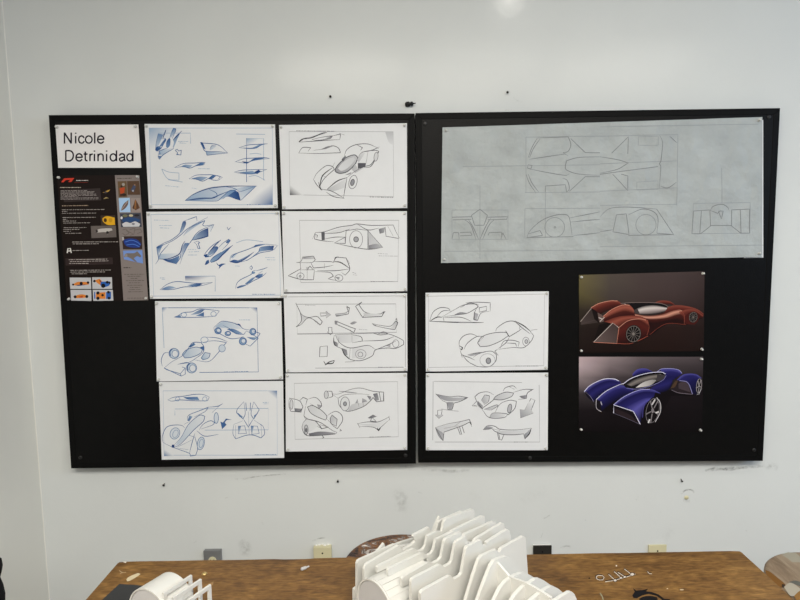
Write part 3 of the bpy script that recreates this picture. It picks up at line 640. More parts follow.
A.mc("432,190 450,170 500,150 545,155 530,175 480,192"); A.d("352,222 375,246", "316,226 340,222", "630,145 655,132"); A.el(522, 240, 11, 25, .7, .6, .35, tilt=.2); A.mpc("640,185 662,195 640,250 652,265 582,292 580,245 605,250"); A.fill("582,292 580,245 605,250 630,200 652,212 640,250 652,265", .55, .05, straight=True); A.text("545,425 622,425", t=.6)
A.build('pencil_drawing', M['ink'], o)

# ---- vellum technical drawing
q = [(442.5, 127.5), (762.5, 117), (762, 257), (441, 263)]
VY = SHEET_Y - 0.0040
o = sheet('vellum_sheet', q, 'large wrinkled grey vellum sheet with faint three-view technical drawing', 'drawing', M['vellum'], None, 0.0030, 90, 44, VY)
pins(q, 'the large vellum sheet', (0, 1, 2, 3), VY, 3.5)
und = sheet('backing_sheet', [(745, 119), (763.2, 120), (763.3, 257.6), (744, 258)], 'pale edge of backing sheet showing beside the vellum', 'paper', M['paper'], None, 0, 1, 1, SHEET_Y)
def vplace(x, y, k):
    p = at_y(x, y, VY - 0.0001 - k*3e-6)
    p.y += 0.0030*noise.noise(Vector((p.x*7, 3.1, p.z*7))) + 0.0015*noise.noise(Vector((p.x*21, 8.1, p.z*17))) - 0.0004
    return p
A = Art(VY, lin((161, 167, 168)), lin((84, 84, 88)), vplace)
A.z = Z(440, 110, 3.75); A.fade = 0.8; A.step = 3.0
A.lp("322,102 322,310", "322,102 460,100 600,98", "318,310 460,309 600,307", "85,212 340,209 600,205", "318,370 460,369 600,368", "318,370 318,480", "150,285 150,560", "15,530 300,528 600,525", "395,310 395,480")
A.lc("45,375 255,375 255,485 45,485")
A.m("330,205 345,208 340,222 328,218 330,205", "330,180 345,140 365,105", "375,108 350,145 335,180", "365,105 480,101 490,130 480,155 460,160 480,172", "335,185 400,175 470,165", "340,222 400,234 470,245 485,240", "330,240 345,275 370,308", "360,312 335,275 322,240", "460,255 478,265 485,295 475,308", "600,175 520,178 475,190 470,210 475,225 520,240 600,245",
    "325,478 340,450 380,415 430,395 470,392 485,405 495,470", "330,465 375,452 385,470 330,478", "485,405 540,394 600,382", "490,420 540,415 600,410", "500,470 550,466 600,460", "90,410 115,430 135,485", "105,408 125,440 145,485", "205,410 185,430 160,485", "190,405 170,440 150,485", "45,485 50,460 70,460 72,485", "228,485 235,460 248,485")
A.mp("395,308 395,285 470,280 475,308", "490,108 545,160 600,160", "485,305 545,250 600,250", "325,478 500,475", "45,402 118,400", "178,402 253,400 250,410 180,412", "48,412 118,410", "75,460 115,458 120,470 75,472", "180,470 185,460 230,458 232,470")
A.mpc("150,372 178,395 165,432 130,432 118,395"); A.el(430, 440, 37, 37, .55); A.el(431, 440, 3, 3, .6)
A.z = Z(600, 100, 3.53)
A.lp("0,128 275,122 272,310 0,322", "0,225 130,220 270,215", "0,372 130,370 270,368", "272,310 270,372", "430,240 430,365", "0,518 280,515 575,512", "0,95 280,90 560,85"); A.lc("135,130 205,128 205,160 135,160", "130,290 205,285 205,315 130,318", "330,365 530,362 530,470 325,472")
A.m("210,125 220,150 215,215 210,225 215,235 210,310", "245,128 272,152", "0,200 60,210 100,222 60,245 0,258", "215,305 240,310 270,290", "0,412 30,385 75,378 140,380 200,385", "100,405 150,385 190,395 205,420 200,470", "0,465 45,458", "390,390 400,375 430,368 450,378 455,388", "390,390 415,400 425,390")
A.mp("42,187 100,130 98,190", "0,262 205,235", "45,262 98,320 98,268 75,262", "200,385 260,475 200,470", "100,478 260,475", "358,392 352,472", "495,388 498,470", "388,443 465,443")
A.mpc("58,405 92,402 102,475 45,465", "330,392 388,388 390,445 355,472 325,472", "465,388 528,385 528,470 497,470 465,445", "418,392 435,392 428,420"); A.el(162, 440, 36, 36, .55)
A.build('pencil_drawing', M['ink'], o)

# ---- info poster
q = [(56.8, 175.5), (140.2, 175), (148.3, 300.3), (67, 301)]
o = sheet('info_poster', q, 'tall dark printed poster with small car photos, text and grey side column', 'poster', M['gloss'])
pins(q, 'the dark info poster')
A = Art(SHEET_Y, lin((28, 20, 18)), lin((205, 200, 196)))
def C(r, g, b): return lin((r, g, b))
A.z = Z(0, 0, 1); A.fill([q[0], q[1], q[2], q[3]], color=C(27, 19, 17), straight=True)
A.z = Z(50, 170, 4.286)
A.fill("278,22 383,22 421,558 315,560", color=C(128, 119, 116), straight=True); A.fill("55,85 215,78 220,130 60,138", color=C(52, 44, 44), straight=True)
A.z = Z(55, 170, 8.57)
A.fill("52,105 78,72 165,68 140,103 112,103 132,84 92,86 74,105", color=C(196, 60, 44), straight=True)
A.text("182,90 283,89", color=C(210, 205, 200), w=.8); A.line("165,108 282,107", .4, color=C(120, 44, 36), straight=True)
A.text("45,150 222,150", color=C(190, 178, 165), w=.7)
for i, x in enumerate((275, 340, 330, 352, 355, 200, 372, 372)): A.text(f"48,{178+i*10.5} {x},{176+i*10.2}", color=C(150, 142, 140), w=.55, seed=i)
A.text("60,307 285,304", color=C(170, 148, 128), w=.7)
for i, (a, b, x, y) in enumerate(((60, 341, 429, 338), (60, 356, 105, 356), (60, 371, 355, 369), (65, 408, 350, 405), (68, 423, 105, 423), (68, 438, 180, 437), (70, 455, 300, 452), (75, 495, 270, 493), (72, 510, 210, 508), (72, 526, 135, 525), (88, 543, 230, 541))):
    A.text(f"{a},{b} {x},{y}", color=C(168, 160, 156), w=.55, seed=20+i)
A.z = Z(60, 235, 8.57)
A.fill("45,200 450,192 455,250 48,262", color=C(48, 38, 38), straight=True)
for i, (a, b, x, y) in enumerate(((105, 60, 500, 58), (110, 76, 335, 75), (108, 133, 245, 131), (75, 212, 405, 206), (85, 228, 415, 221), (80, 244, 245, 243), (88, 303, 435, 300), (90, 318, 385, 316), (100, 333, 230, 332))):
    A.text(f"{a},{b} {x},{y}", color=C(172, 164, 160), w=.6, seed=40+i)
A.line("62,155 68,117 88,115 97,154", 1.2, color=C(215, 212, 208), straight=True); A.line("65,138 93,136", 1.0, color=C(215, 212, 208), straight=True)
A.text("545,280 610,280", color=C(40, 34, 34), w=.8)
for i, (a, b, x) in enumerate(((550, 337, 725), (580, 354, 695), (605, 372, 665), (565, 391, 725), (590, 410, 690), (575, 431, 705), (600, 450, 685), (595, 468, 695), (585, 487, 710), (575, 541, 720))):
    A.text(f"{a},{b} {x},{b-1}", color=C(84, 76, 74), w=.55, seed=60+i)
GR = C(186, 186, 190); OR = C(206, 124, 52); BU = C(44, 92, 168); BK = C(24, 22, 26)
for quad in ("82,365 265,365 268,462 88,462", "275,362 445,362 448,462 278,462", "90,470 268,470 270,565 95,562", "280,470 452,470 458,562 285,565"): A.fill(quad, color=GR, straight=True)
A.fill("105,428 150,402 215,402 250,405 245,425 150,434", color=OR); A.fill("130,428 190,425 235,426 160,436", color=C(60, 60, 100))
for a in ((182, 415, 14), (112, 425, 9), (240, 408, 11)): A.el(*a, fc=BK, w=0)
A.fill("300,388 340,375 368,405 350,432 318,410", color=OR); A.fill("350,400 430,398 422,432 370,452 345,430", color=BU); A.fill("335,385 352,392 345,405", color=BK)
for a in ((370, 435, 18), (295, 395, 11), (405, 405, 12), (425, 410, 9)): A.el(*a, fc=BK, w=0)
A.fill("112,527 180,508 240,520 235,537 130,541", color=OR); A.fill("150,530 200,520 190,538", color=C(170, 60, 40))
for a in ((130, 530, 13), (230, 527, 13)): A.el(*a, fc=BK, w=0)
A.fill("308,495 390,490 390,547 308,547", color=OR); A.fill("395,490 436,485 438,547 395,547", color=BU); A.fill("292,488 301,488 304,547 293,547", color=BU, straight=True)
for a in ((325, 497, 14), (325, 543, 14), (415, 490, 12), (420, 541, 12), (365, 516, 11)): A.el(*a, fc=BK, w=0)
A.fill("530,12 702,10 705,120 540,122", color=C(54, 42, 42), straight=True); A.fill("545,40 600,30 660,40 695,75 680,108 620,108 570,95 550,70", color=C(36, 58, 128)); A.m(); A.line("560,60 610,45 660,60 690,85", .6, color=C(80, 120, 200)); A.line("570,85 630,80 680,100", .6, color=C(80, 120, 200)); A.fill("530,15 545,15 550,40 535,50", color=C(170, 165, 165), straight=True)
A.fill("540,135 705,130 712,245 548,208", color=C(112, 142, 204), straight=True); A.fill("548,187 565,158 635,155 662,138 698,180 688,192 660,182 632,200 660,230 645,228 615,208 580,188", color=C(112, 104, 100)); A.el(565, 175, 13, 15, fc=C(140, 132, 128), w=0)
A.z = Z(100, 170, 8.57)
A.text("148,72 270,70", color=C(60, 52, 50), w=.7)
A.fill("150,97 228,95 232,230 160,232", color=C(100, 80, 58), straight=True); A.fill("168,155 212,148 208,196 175,205", color=C(172, 70, 40)); A.el(200, 124, 13, fc=C(150, 145, 140), w=0); A.el(185, 140, 9, fc=C(60, 40, 30), w=0); A.el(205, 212, 20, 12, fc=C(50, 38, 36), w=0); A.el(180, 215, 9, 12, fc=C(70, 40, 34), w=0)
A.fill("232,95 335,93 345,212 238,212", color=C(84, 64, 50), straight=True); A.fill("263,172 288,125 308,140 288,192", color=C(66, 72, 96)); A.el(282, 178, 8, fc=C(150, 150, 160), w=0); A.el(298, 128, 6, fc=C(140, 110, 90), w=0)
A.fill("160,242 255,238 262,362 168,362", color=C(160, 192, 226), straight=True); A.fill("178,348 200,295 244,255 238,300 205,338", color=C(104, 86, 84)); A.line("185,340 235,270", .5, color=C(180, 160, 150))
A.fill("262,242 345,240 352,358 270,360", color=C(146, 134, 130), straight=True); A.fill("302,248 326,290 342,325 306,345 276,325 290,290", color=C(100, 70, 50)); A.line("305,260 300,330", .7, color=C(160, 110, 60)); A.line("318,285 325,335", .6, color=C(60, 40, 34)); A.line("288,300 285,335", .6, color=C(60, 40, 34))
A.fill("170,372 348,368 358,488 180,490", color=C(62, 66, 80), straight=True); A.fill("185,425 240,405 300,410 345,425 330,445 200,450", color=C(44, 72, 116)); A.fill("188,462 225,445 260,455 300,440 345,462 335,485 200,487", color=C(196, 196, 200)); A.el(215, 392, 22, 12, fc=C(110, 110, 84), w=0); A.el(265, 390, 18, 10, fc=C(190, 180, 150), w=0); A.el(315, 388, 22, 10, fc=C(40, 36, 40), w=0); A.el(185, 410, 9, 12, fc=C(210, 210, 212), w=0); A.el(285, 462, 14, 9, fc=C(120, 120, 130), w=0)
for s_ in ("190,515 220,505 250,540 215,560 190,540", "255,510 300,500 290,550 260,560", "300,515 345,505 360,530 320,545", "225,520 280,545"): A.line(s_, .5, color=C(96, 88, 86))
A.fill("5,390 130,388 132,475 10,478", color=C(62, 50, 40), straight=True); A.fill("22,412 60,395 125,408 130,470 65,470 25,440", color=C(214, 162, 36)); A.el(45, 430, 14, 18, fc=C(70, 54, 30), w=0); A.el(90, 430, 16, 18, fc=C(190, 140, 30), w=0)
A.z = Z(50, 170, 4.286); A.fill("175,240 282,238 285,288 178,292", color=C(98, 90, 87), straight=True); A.fill("192,262 215,252 262,250 268,258 250,264 248,276 236,266 200,268", color=C(182, 176, 172)); A.el(246, 268, 6, fc=C(40, 36, 36), w=0); A.el(200, 262, 6, fc=C(60, 54, 52), w=0)
A.fill("225,98 245,88 258,84 248,94", color=C(190, 150, 70)); A.fill("228,125 240,117 252,122 242,121", color=C(180, 160, 110)); A.el(238, 96, 6, 4, fc=C(70, 66, 70), w=0)
A.build('printed_design', M['print'], o)

# ---- red car rendering
def wheel(A, cx, cy, rx, ry, n, rim, dark, tilt=0.0, wide=0.5):
    A.el(cx, cy, rx, ry, fc=lin(dark), w=0, tilt=tilt); A.el(cx, cy, rx*.88, ry*.88, w=.45, color=lin(rim), tilt=tilt)
    ct, st = math.cos(tilt), math.sin(tilt)
    for k in range(n):
        a = 2*math.pi*k/n + .2
        e = [(cx + r*(rx*math.cos(a)*ct - ry*math.sin(a)*st), cy + r*(rx*math.cos(a)*st + ry*math.sin(a)*ct)) for r in (.22, .86)]
        A.line(e, wide, color=lin(rim), straight=True)
    A.el(cx, cy, rx*.18, ry*.18, fc=lin(rim), w=0)
q = [(579, 275), (704.5, 271.3), (703.8, 351.1), (579, 352.9)]
o = sheet('rendering_print', q, 'glossy print of a dark red fendered car seen from behind', 'picture', M['gloss'], 'colour car renderings')
pins(q, 'the red car rendering')
A = Art(SHEET_Y, lin((30, 20, 18)), lin((220, 200, 190)))
A.grid(q, [(0, [(98, 90, 60), (74, 66, 60), (68, 57, 55), (66, 55, 54), (58, 47, 46)]), (.22, [(84, 76, 48), (66, 58, 54), (64, 53, 51), (62, 50, 49), (52, 41, 40)]), (.45, [(44, 37, 30), (50, 41, 39), (54, 43, 41), (50, 38, 37), (42, 31, 30)]), (.7, [(30, 22, 19), (28, 18, 16), (34, 21, 18), (36, 22, 19), (32, 21, 19)]), (1, [(25, 16, 14), (24, 13, 11), (27, 15, 12), (28, 15, 12), (26, 16, 14)])])
A.z = Z(570, 265, 5.517)
dk, rd, md, lt, hi_ = (32, 11, 10), (66, 25, 20), (90, 37, 30), (120, 60, 48), (196, 138, 118)
A.fill("130,425 160,330 300,300 430,330 560,300 735,290 640,332 540,326 440,392 340,436 250,436", color=C(18, 11, 10))
A.loft(("455,212 500,196 550,200 577,218", lt), ("462,215 510,206 555,209 577,221", md), ("470,219 520,217 560,218 577,223", dk))
A.fill("60,312 118,238 150,258 152,318 60,330", color=C(64, 54, 52), color1=C(44, 36, 34), straight=True); A.line("58,312 120,236", .6, color=C(150, 138, 132)); A.line("58,326 150,300", .4, color=C(70, 58, 55))
A.fill("118,238 165,232 160,318 135,300", color=C(20, 12, 11), straight=True)
A.loft(("115,236 160,212 220,198 262,198 285,214", lt), ("128,243 180,222 240,208 292,217", md), ("142,252 190,236 250,220 305,222", rd), ("165,272 210,252 270,236 322,230", dk))
A.line("115,236 160,212 220,198 262,198", .5, color=lin(hi_))
A.fill("280,213 330,208 430,207 510,214 556,240 500,266 420,274 355,264 345,240 320,222", color=C(16, 13, 14))
A.loft(("368,240 410,226 470,222 540,236", (48, 42, 44)), ("366,252 420,240 480,236 548,241", (196, 186, 182)), ("372,263 425,256 480,250 550,243", (150, 138, 136)), ("380,270 430,271 490,264 552,246", (70, 58, 58)))
A.fill("350,250 372,240 385,268 360,265", color=C(60, 52, 52)); A.line("280,213 330,208 430,207 510,214 556,240", .45, color=C(120, 104, 100)); A.line("300,214 345,238", .5, color=C(180, 160, 155))
A.loft(("540,232 580,222 640,226 700,243 736,268", lt), ("530,248 590,238 650,243 700,254 736,274", md), ("520,262 580,254 640,262 690,268 736,284", rd), ("440,288 520,282 580,268 640,282 690,292 728,296", dk))
A.loft(("352,268 420,280 500,274 560,254 600,244", md), ("358,278 430,290 520,282 580,260 625,254", hi_), ("370,285 440,300 530,294 590,276 632,270", rd), ("425,320 480,322 545,306 600,300 632,318", dk), ("432,388 480,346 540,322 600,322 640,328", (34, 13, 11)))
A.loft(("600,262 640,246 690,248 736,280", lt), ("622,280 645,262 690,258 730,285", md), ("632,326 636,290 660,262 700,262", dk)); A.fill("636,326 634,290 660,262 700,262 715,290 690,326", color=C(64, 22, 18)); A.line("600,254 622,262 632,290 630,326", .5, color=lin(lt))
A.loft(("183,282 230,245 290,220 330,222 352,246", lt), ("183,290 236,256 296,234 340,240 354,258", (142, 76, 61)), ("184,300 240,274 300,256 356,268", rd), ("186,312 240,302 300,288 362,282", dk))
A.line("183,284 230,246 290,221 330,222", .5, color=lin(hi_)); A.fill("152,262 182,282 186,312 164,318 158,300", color=C(92, 74, 70)); A.line("158,290 180,300", .7, color=C(200, 190, 186)); A.line("165,312 190,288", .6, color=C(190, 180, 176))
A.loft(("188,312 260,286 340,278 400,286 428,306", md), ("225,322 290,296 350,290 405,296 430,318", (134, 70, 56)), ("268,346 320,312 380,304 432,336", rd), ("264,380 320,340 380,330 436,360", (74, 26, 21)), ("258,432 320,432 400,412 440,382", dk))
A.line("268,346 320,308 380,297 420,304", .45, color=lin(hi_)); A.line("428,304 436,345 424,388", .5, color=lin(lt))
A.fill("130,426 236,320 270,346 258,433", color=C(92, 78, 76), color1=C(58, 46, 44), straight=True); A.line("130,426 236,320 270,346", .6, color=C(176, 164, 158), straight=True); A.line("130,426 258,433 270,346", .5, color=C(190, 120, 100), straight=True)
A.line("258,433 340,432 430,392", .45, color=C(150, 74, 58)); A.line("440,385 490,345 545,322 640,329", .4, color=C(120, 54, 42))
wheel(A, 350, 380, 43, 50, 13, (116, 108, 104), (14, 10, 10), .2, .34); wheel(A, 680, 288, 24, 31, 11, (104, 96, 92), (14, 10, 10), .2, .3)
A.build('printed_design', M['print'], o)

# ---- blue car rendering
q = [(579, 356.8), (703.2, 356.8), (702.3, 432), (578.7, 431.6)]
o = sheet('rendering_print', q, 'glossy print of a deep blue fendered car seen from the front', 'picture', M['gloss'], 'colour car renderings')
pins(q, 'the blue car rendering', (1, 2, 3))
A = Art(SHEET_Y, lin((22, 16, 20)), lin((220, 215, 225)))
A.grid(q, [(0, [(176, 156, 160), (132, 118, 121), (92, 82, 84), (80, 71, 74), (72, 64, 67)]), (.12, [(172, 154, 158), (112, 100, 103), (72, 64, 66), (60, 53, 55), (54, 47, 50)]), (.28, [(126, 113, 116), (66, 58, 61), (44, 38, 40), (38, 32, 35), (34, 28, 31)]), (.5, [(50, 44, 47), (30, 25, 29), (22, 17, 20), (22, 16, 20), (20, 15, 18)]), (.72, [(22, 17, 20), (18, 13, 16), (15, 11, 13), (17, 12, 15), (16, 12, 14)]), (1, [(14, 10, 12), (12, 8, 10), (12, 8, 10), (12, 8, 10), (12, 9, 10)])])
A.z = Z(570, 345, 5.517)
dk, bl_, md, lt, wh = (12, 10, 32), (23, 21, 70), (35, 32, 92), (74, 72, 142), (206, 204, 226)
A.fill("140,350 240,380 390,440 470,436 560,280 700,280 560,250 300,250 150,300", color=C(14, 9, 12))
A.loft(("345,160 372,134 418,130 452,145", lt), ("345,170 380,150 430,143 455,150", md), ("350,178 390,165 440,154 458,155", dk))
A.loft(("482,148 505,132 560,130 600,138 618,156", lt), ("500,158 540,148 580,150 614,160", md), ("515,195 550,178 590,176 612,164", bl_), ("445,238 500,225 545,210 570,185", md), ("470,262 505,262 545,246 562,215", dk)); A.line("482,148 505,132 560,130 600,138 618,156", .45, color=C(150, 150, 200))
A.fill("482,148 500,138 505,155 490,158", color=C(30, 26, 34))
A.loft(("590,192 628,162 690,160 726,182", lt), ("600,196 640,172 690,170 720,190", md), ("655,212 680,195 700,195 716,205", bl_), ("672,270 690,274 700,270 716,250", dk))
A.fill("560,246 582,216 604,196 650,205 676,270 600,264", color=C(36, 28, 32)); A.fill("598,214 625,202 650,212 664,260 600,240", color=C(62, 52, 58)); A.line("604,196 650,208 676,270", .55, color=C(140, 138, 190)); A.line("560,248 600,264 676,272", .4, color=C(120, 110, 120)); A.fill("555,240 580,200 596,196 580,230", color=C(70, 52, 40))
A.loft(("80,254 125,214 190,187 240,186 280,204", lt), ("92,260 150,222 210,200 280,208", bl_), ("110,278 160,244 215,222 280,212", md), ("130,312 165,285 220,252 284,218", dk)); A.line("78,258 110,224 180,190 240,187 270,198", .7, color=lin(wh)); A.line("78,258 110,282 130,312", .5, color=C(130, 126, 160)); A.fill("80,258 110,282 130,314 98,290", color=C(20, 16, 30))
A.loft(("145,300 200,255 270,222 320,232 352,246", lt), ("160,306 215,268 280,240 350,250", md), ("168,330 220,292 285,262 350,256", bl_), ("174,366 222,328 282,292 348,264", dk)); A.line("145,300 200,254 270,220 296,212", .55, color=lin(wh)); A.fill("145,300 166,308 176,368 148,350", color=C(20, 16, 22)); A.line("145,300 146,348 172,368", .6, color=C(170, 165, 172)); A.line("170,312 176,332", .6, color=C(190, 188, 200))
A.fill("292,216 340,184 420,158 500,150 530,166 512,192 450,222 372,242 312,236", color=C(20, 17, 20)); A.loft(("310,218 360,188 430,168 500,158", (44, 40, 42)), ("325,222 380,196 440,178 505,166", (120, 114, 110)), ("340,228 395,208 450,192 508,178", (72, 66, 66))); A.fill("362,236 400,208 448,192 480,192 440,224", color=C(206, 202, 200), color1=C(120, 116, 114)); A.fill("480,162 528,166 512,190 470,205 478,185", color=C(56, 52, 56))
A.line("292,216 340,183 420,157 500,149 528,160", .65, color=lin(wh)); A.line("312,238 372,243 450,224 512,194 530,168", .45, color=C(120, 118, 170))
A.loft(("240,328 300,284 380,250 450,244 502,268", lt), ("256,332 320,292 400,262 470,262", bl_), ("300,346 350,318 410,292 462,288", md), ("350,366 380,340 420,312 450,300", (80, 76, 150)), ("388,436 398,390 412,340 440,302", dk)); A.line("240,330 300,284 380,249 440,244", .5, color=C(170, 168, 220))
A.fill("242,330 350,366 388,438 330,412 244,376", color=C(18, 13, 18)); A.fill("250,350 330,385 370,425 300,398 252,372", color=C(38, 28, 32)); A.line("241,376 241,330 350,366 388,438", .7, color=lin(wh), straight=True); A.line("241,376 320,408 388,438", .4, color=C(90, 84, 100))
A.line("420,300 405,350 400,400", .5, color=C(70, 66, 140))
wheel(A, 456, 362, 40, 78, 5, (120, 114, 118), (15, 11, 13), .22, 1.0); A.line("478,290 498,320 498,370 470,425", .6, color=C(200, 196, 200)); A.line("470,300 452,330", 1.5, color=C(190, 186, 188)); A.line("440,410 432,430", 1.4, color=C(210, 206, 206)); A.line("472,375 490,368", 1.4, color=C(200, 196, 196))
wheel(A, 712, 225, 16, 44, 5, (150, 144, 146), (15, 11, 13), .12, .6); A.line("700,272 712,270 724,240", .5, color=C(190, 186, 190))
A.build('printed_design', M['print'], o)

# ---- push pins: clear heads, one built and copied
def make_pin():
    bm = bmesh.new(); lathe_bm(bm, [(0.0042, 0.0), (0.0046, 0.0012), (0.0026, 0.0026), (0.0022, 0.006), (0.0034, 0.0082), (0.0038, 0.0096), (0.0024, 0.0108), (0.0, 0.011)], (0, 0, 0), (0, -1, 0), 12)
    return from_bm('push_pin', bm, M['pin'], None, True)
pin0 = make_pin(); first = True
for (x, y, Y, corner, what) in PINS:
    p = pin0 if first else pin0.copy()
    if not first: col.objects.link(p)
    first = False
    p.location = at_y(x, y, Y); p.rotation_euler = (R(random.uniform(-10, 10)), 0, R(random.uniform(-10, 10)))
    tag(p, f'clear push pin through the {corner} corner of {what}', 'push pin', 'clear push pins on the boards')

# ------------------------------------------------------------------ marks and nails on the wall
A = Art(WALL_Y, lin((205, 204, 198)), lin((96, 96, 96)))
def scuff(pts, wpx, a, color=(120, 120, 118)):
    A = Art(WALL_Y, lin((205, 204, 198)), lin((96, 96, 96)))
    c = lin(color); q_ = smooth_pts(P(pts), False, 6); poly = []; cs = []; N = len(q_)
    for i, p in enumerate(q_):
        b = q_[min(N-1, i+1)]; a0 = q_[max(0, i-1)]; dx, dy = b[0]-a0[0], b[1]-a0[1]; l_ = math.hypot(dx, dy) or 1
        e = a*(0.3+0.7*math.sin(math.pi*i/max(1, N-1)))
        for h, al in ((-.5, 0), (0, e), (.5, 0)):
            poly.append((p[0]-dy/l_*wpx*h, p[1]+dx/l_*wpx*h)); cs.append((*c, al))
    A.add(poly, cs, [(3*i+j, 3*i+j+1, 3*i+j+4, 3*i+j+3) for i in range(N-1) for j in (0, 1)])
    A.build('scuff_mark', M['scuff'], wb)
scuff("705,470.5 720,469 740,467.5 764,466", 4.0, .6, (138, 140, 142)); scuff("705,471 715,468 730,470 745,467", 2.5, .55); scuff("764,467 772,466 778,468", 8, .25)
scuff("681,494 686,490 692,490 694,493", 2.2, .95, (128, 128, 126)); scuff("683,500 690,501", 5, .5, (150, 150, 142))
scuff("240,479 262,476 286,474", 1.6, .5); scuff("240,480 252,478", 1.5, .5); scuff("395,490 402,500 400,512", 16, .22); scuff("418,492 424,494", 2, .5); scuff("234,478.5 238,479", 2.2, .6)
scuff("241,540 246,548 244,556", 14, .28); scuff("312,541 322,538 330,539", 2, .45); scuff("550,515 545,518 541,519", 1.5, .5); scuff("541,538 543,532", 1.3, .6); scuff("225,498 230,497", 1.6, .4); scuff("262,522 263,525", 1.2, .5)
scuff("636,500 638,496", 2.5, .45); scuff("644,498 646,496", 2, .4); scuff("664,540 672,530", 10, .16); scuff("745,530 747,531", 2, .5); scuff("193,543 197,541", 1.6, .4); scuff("560,548 566,546 572,547", 2, .4)
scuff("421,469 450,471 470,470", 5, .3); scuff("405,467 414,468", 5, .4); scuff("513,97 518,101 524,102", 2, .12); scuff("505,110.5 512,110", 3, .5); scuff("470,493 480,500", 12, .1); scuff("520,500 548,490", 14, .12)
for (x, y) in ((378, 108), (423, 480), (288, 528), (470, 505), (660, 512), (585, 520), (140, 500)): scuff(f"{x},{y} {x+1},{y+.3}", 1.2, .7)
bm = bmesh.new(); c = at_y(686.5, 497.5, WALL_Y)
lathe_bm(bm, [(0.008, 0.0), (0.007, 0.002), (0.003, 0.0032), (0.0, 0.0033)], c, (0, -1, 0), 9)
for v in bm.verts: v.co.x = c.x + (v.co.x-c.x)*1.1
from_bm('filler_patch', bm, M['ivory'], wb, True)
def nail(x, y, label, tilt=0.0, big=False):
    p = at_y(x, y, WALL_Y); s = 1.6 if big else 1.0
    bm = bmesh.new()
    if big: lathe_bm(bm, [(0.0, -0.002), (0.008, -0.001), (0.0092, 0.002), (0.0092, 0.010), (0.0055, 0.013), (0.0050, 0.017), (0.0075, 0.019), (0.0072, 0.024), (0.002, 0.026), (0.0014, 0.036), (0.0, 0.037)], (-0.009, 0, 0), (0.85, -0.5, 0), 14)
    else: lathe_bm(bm, [(0.0016, -0.004), (0.0016, 0.009), (0.0042, 0.0095), (0.0042, 0.011), (0.0, 0.0115)], (0, 0, 0), (0, -1, tilt), 10)
    o = from_bm('wall_plug' if big else 'nail', bm, M['blackplastic'] if big else M['steel'])
    o.location = p
    tag(o, label, 'wall plug' if big else 'nail', None if big else 'nails in the white wall')
nail(330.5, 95.5, 'small bent nail above the sketch-covered board', -.6); nail(507, 91.8, 'small nail above the board with colour renderings', -.4)
nail(164.5, 483.5, 'small dark nail below the corner end of the sketch-covered board', -.3); nail(338, 480, 'tiny nail below the sketch-covered board near the gap', -.2); nail(681, 479, 'dark nail above the cream filler patch', -.6)
nail(409, 104.5, 'black plastic peg in wall above the gap between boards', 0, True)

# ------------------------------------------------------------------ outlets
def outlet(x0, x1, ytop, depth, body, face, label, cat='outlet', dusty=False, kind='plate'):
    y = WALL_Y - depth
    a = at_y(x0, ytop, y); b = at_y(x1, ytop, y); wdt = b.x-a.x; h = 0.115
    zt = (a.z+b.z)/2
    root = empty('wall_outlet', ((a.x+b.x)/2, WALL_Y, zt-h)); tag(root, label, cat, 'outlets low on the wall behind the table')
    local(box('back_box', (a.x, y+0.004, zt-h), (b.x, WALL_Y, zt), M[body], None, 0.002), root)
    local(box('cover_plate', (a.x-0.001, y, zt-h-0.001), (b.x+0.001, y+0.005, zt+0.001), M[face], None, 0.0015), root)
    cx = (a.x+b.x)/2
    if kind == 'round':
        for dz in (0.036, 0.088):
            r = local(lathe('receptacle', [(0.0145, 0), (0.0145, 0.003), (0.0, 0.0035)], (cx, y, zt-dz), (0, -1, 0), M['cream'], None, 20), root)
            for sx in (-0.0065, 0.0055): box('slot', (cx+sx-.001, y-0.0042, zt-dz-0.003), (cx+sx+.001, y-0.003, zt-dz+0.005), M['slot'], r)
    else:
        local(lathe('cover_screw', [(0.003, 0), (0.003, 0.0012), (0, 0.0015)], (cx, y, zt-0.022), (0, -1, 0), M['slot'], None, 10), root)
        local(box('receptacle', (cx-0.016, y-0.0015, zt-0.10), (cx+0.016, y, zt-0.04), M[face], None, 0.001), root)
    return root, a, b, zt, y
outlet(203.5, 220.5, 551, 0.018, 'greybox', 'greybox', 'grey metal surface box with cream receptacle behind the table', kind='round')
r_, a, b, zt, y = outlet(313.5, 331, 547.5, 0.022, 'cream', 'cream', 'cream surface-mounted outlet box dusted with white on top')
for i in range(5):
    x = a.x + 0.008 + i*0.0105
    local(lathe('plaster_crumb', [(0.005+0.001*(i % 2), 0), (0.004, 0.002), (0.0, 0.003)], (x, y+0.015+0.004*(i % 3), zt+0.0005), (0, 0, 1), M['dust'], None, 7), r_)
outlet(533.5, 551.5, 546, 0.012, 'dust', 'darkbox', 'dark bronze outlet plate with pale top edge by the rib model')
outlet(649, 666.5, 545.3, 0.007, 'ivory', 'ivory', 'flat ivory outlet plate near the carved marks on the table')

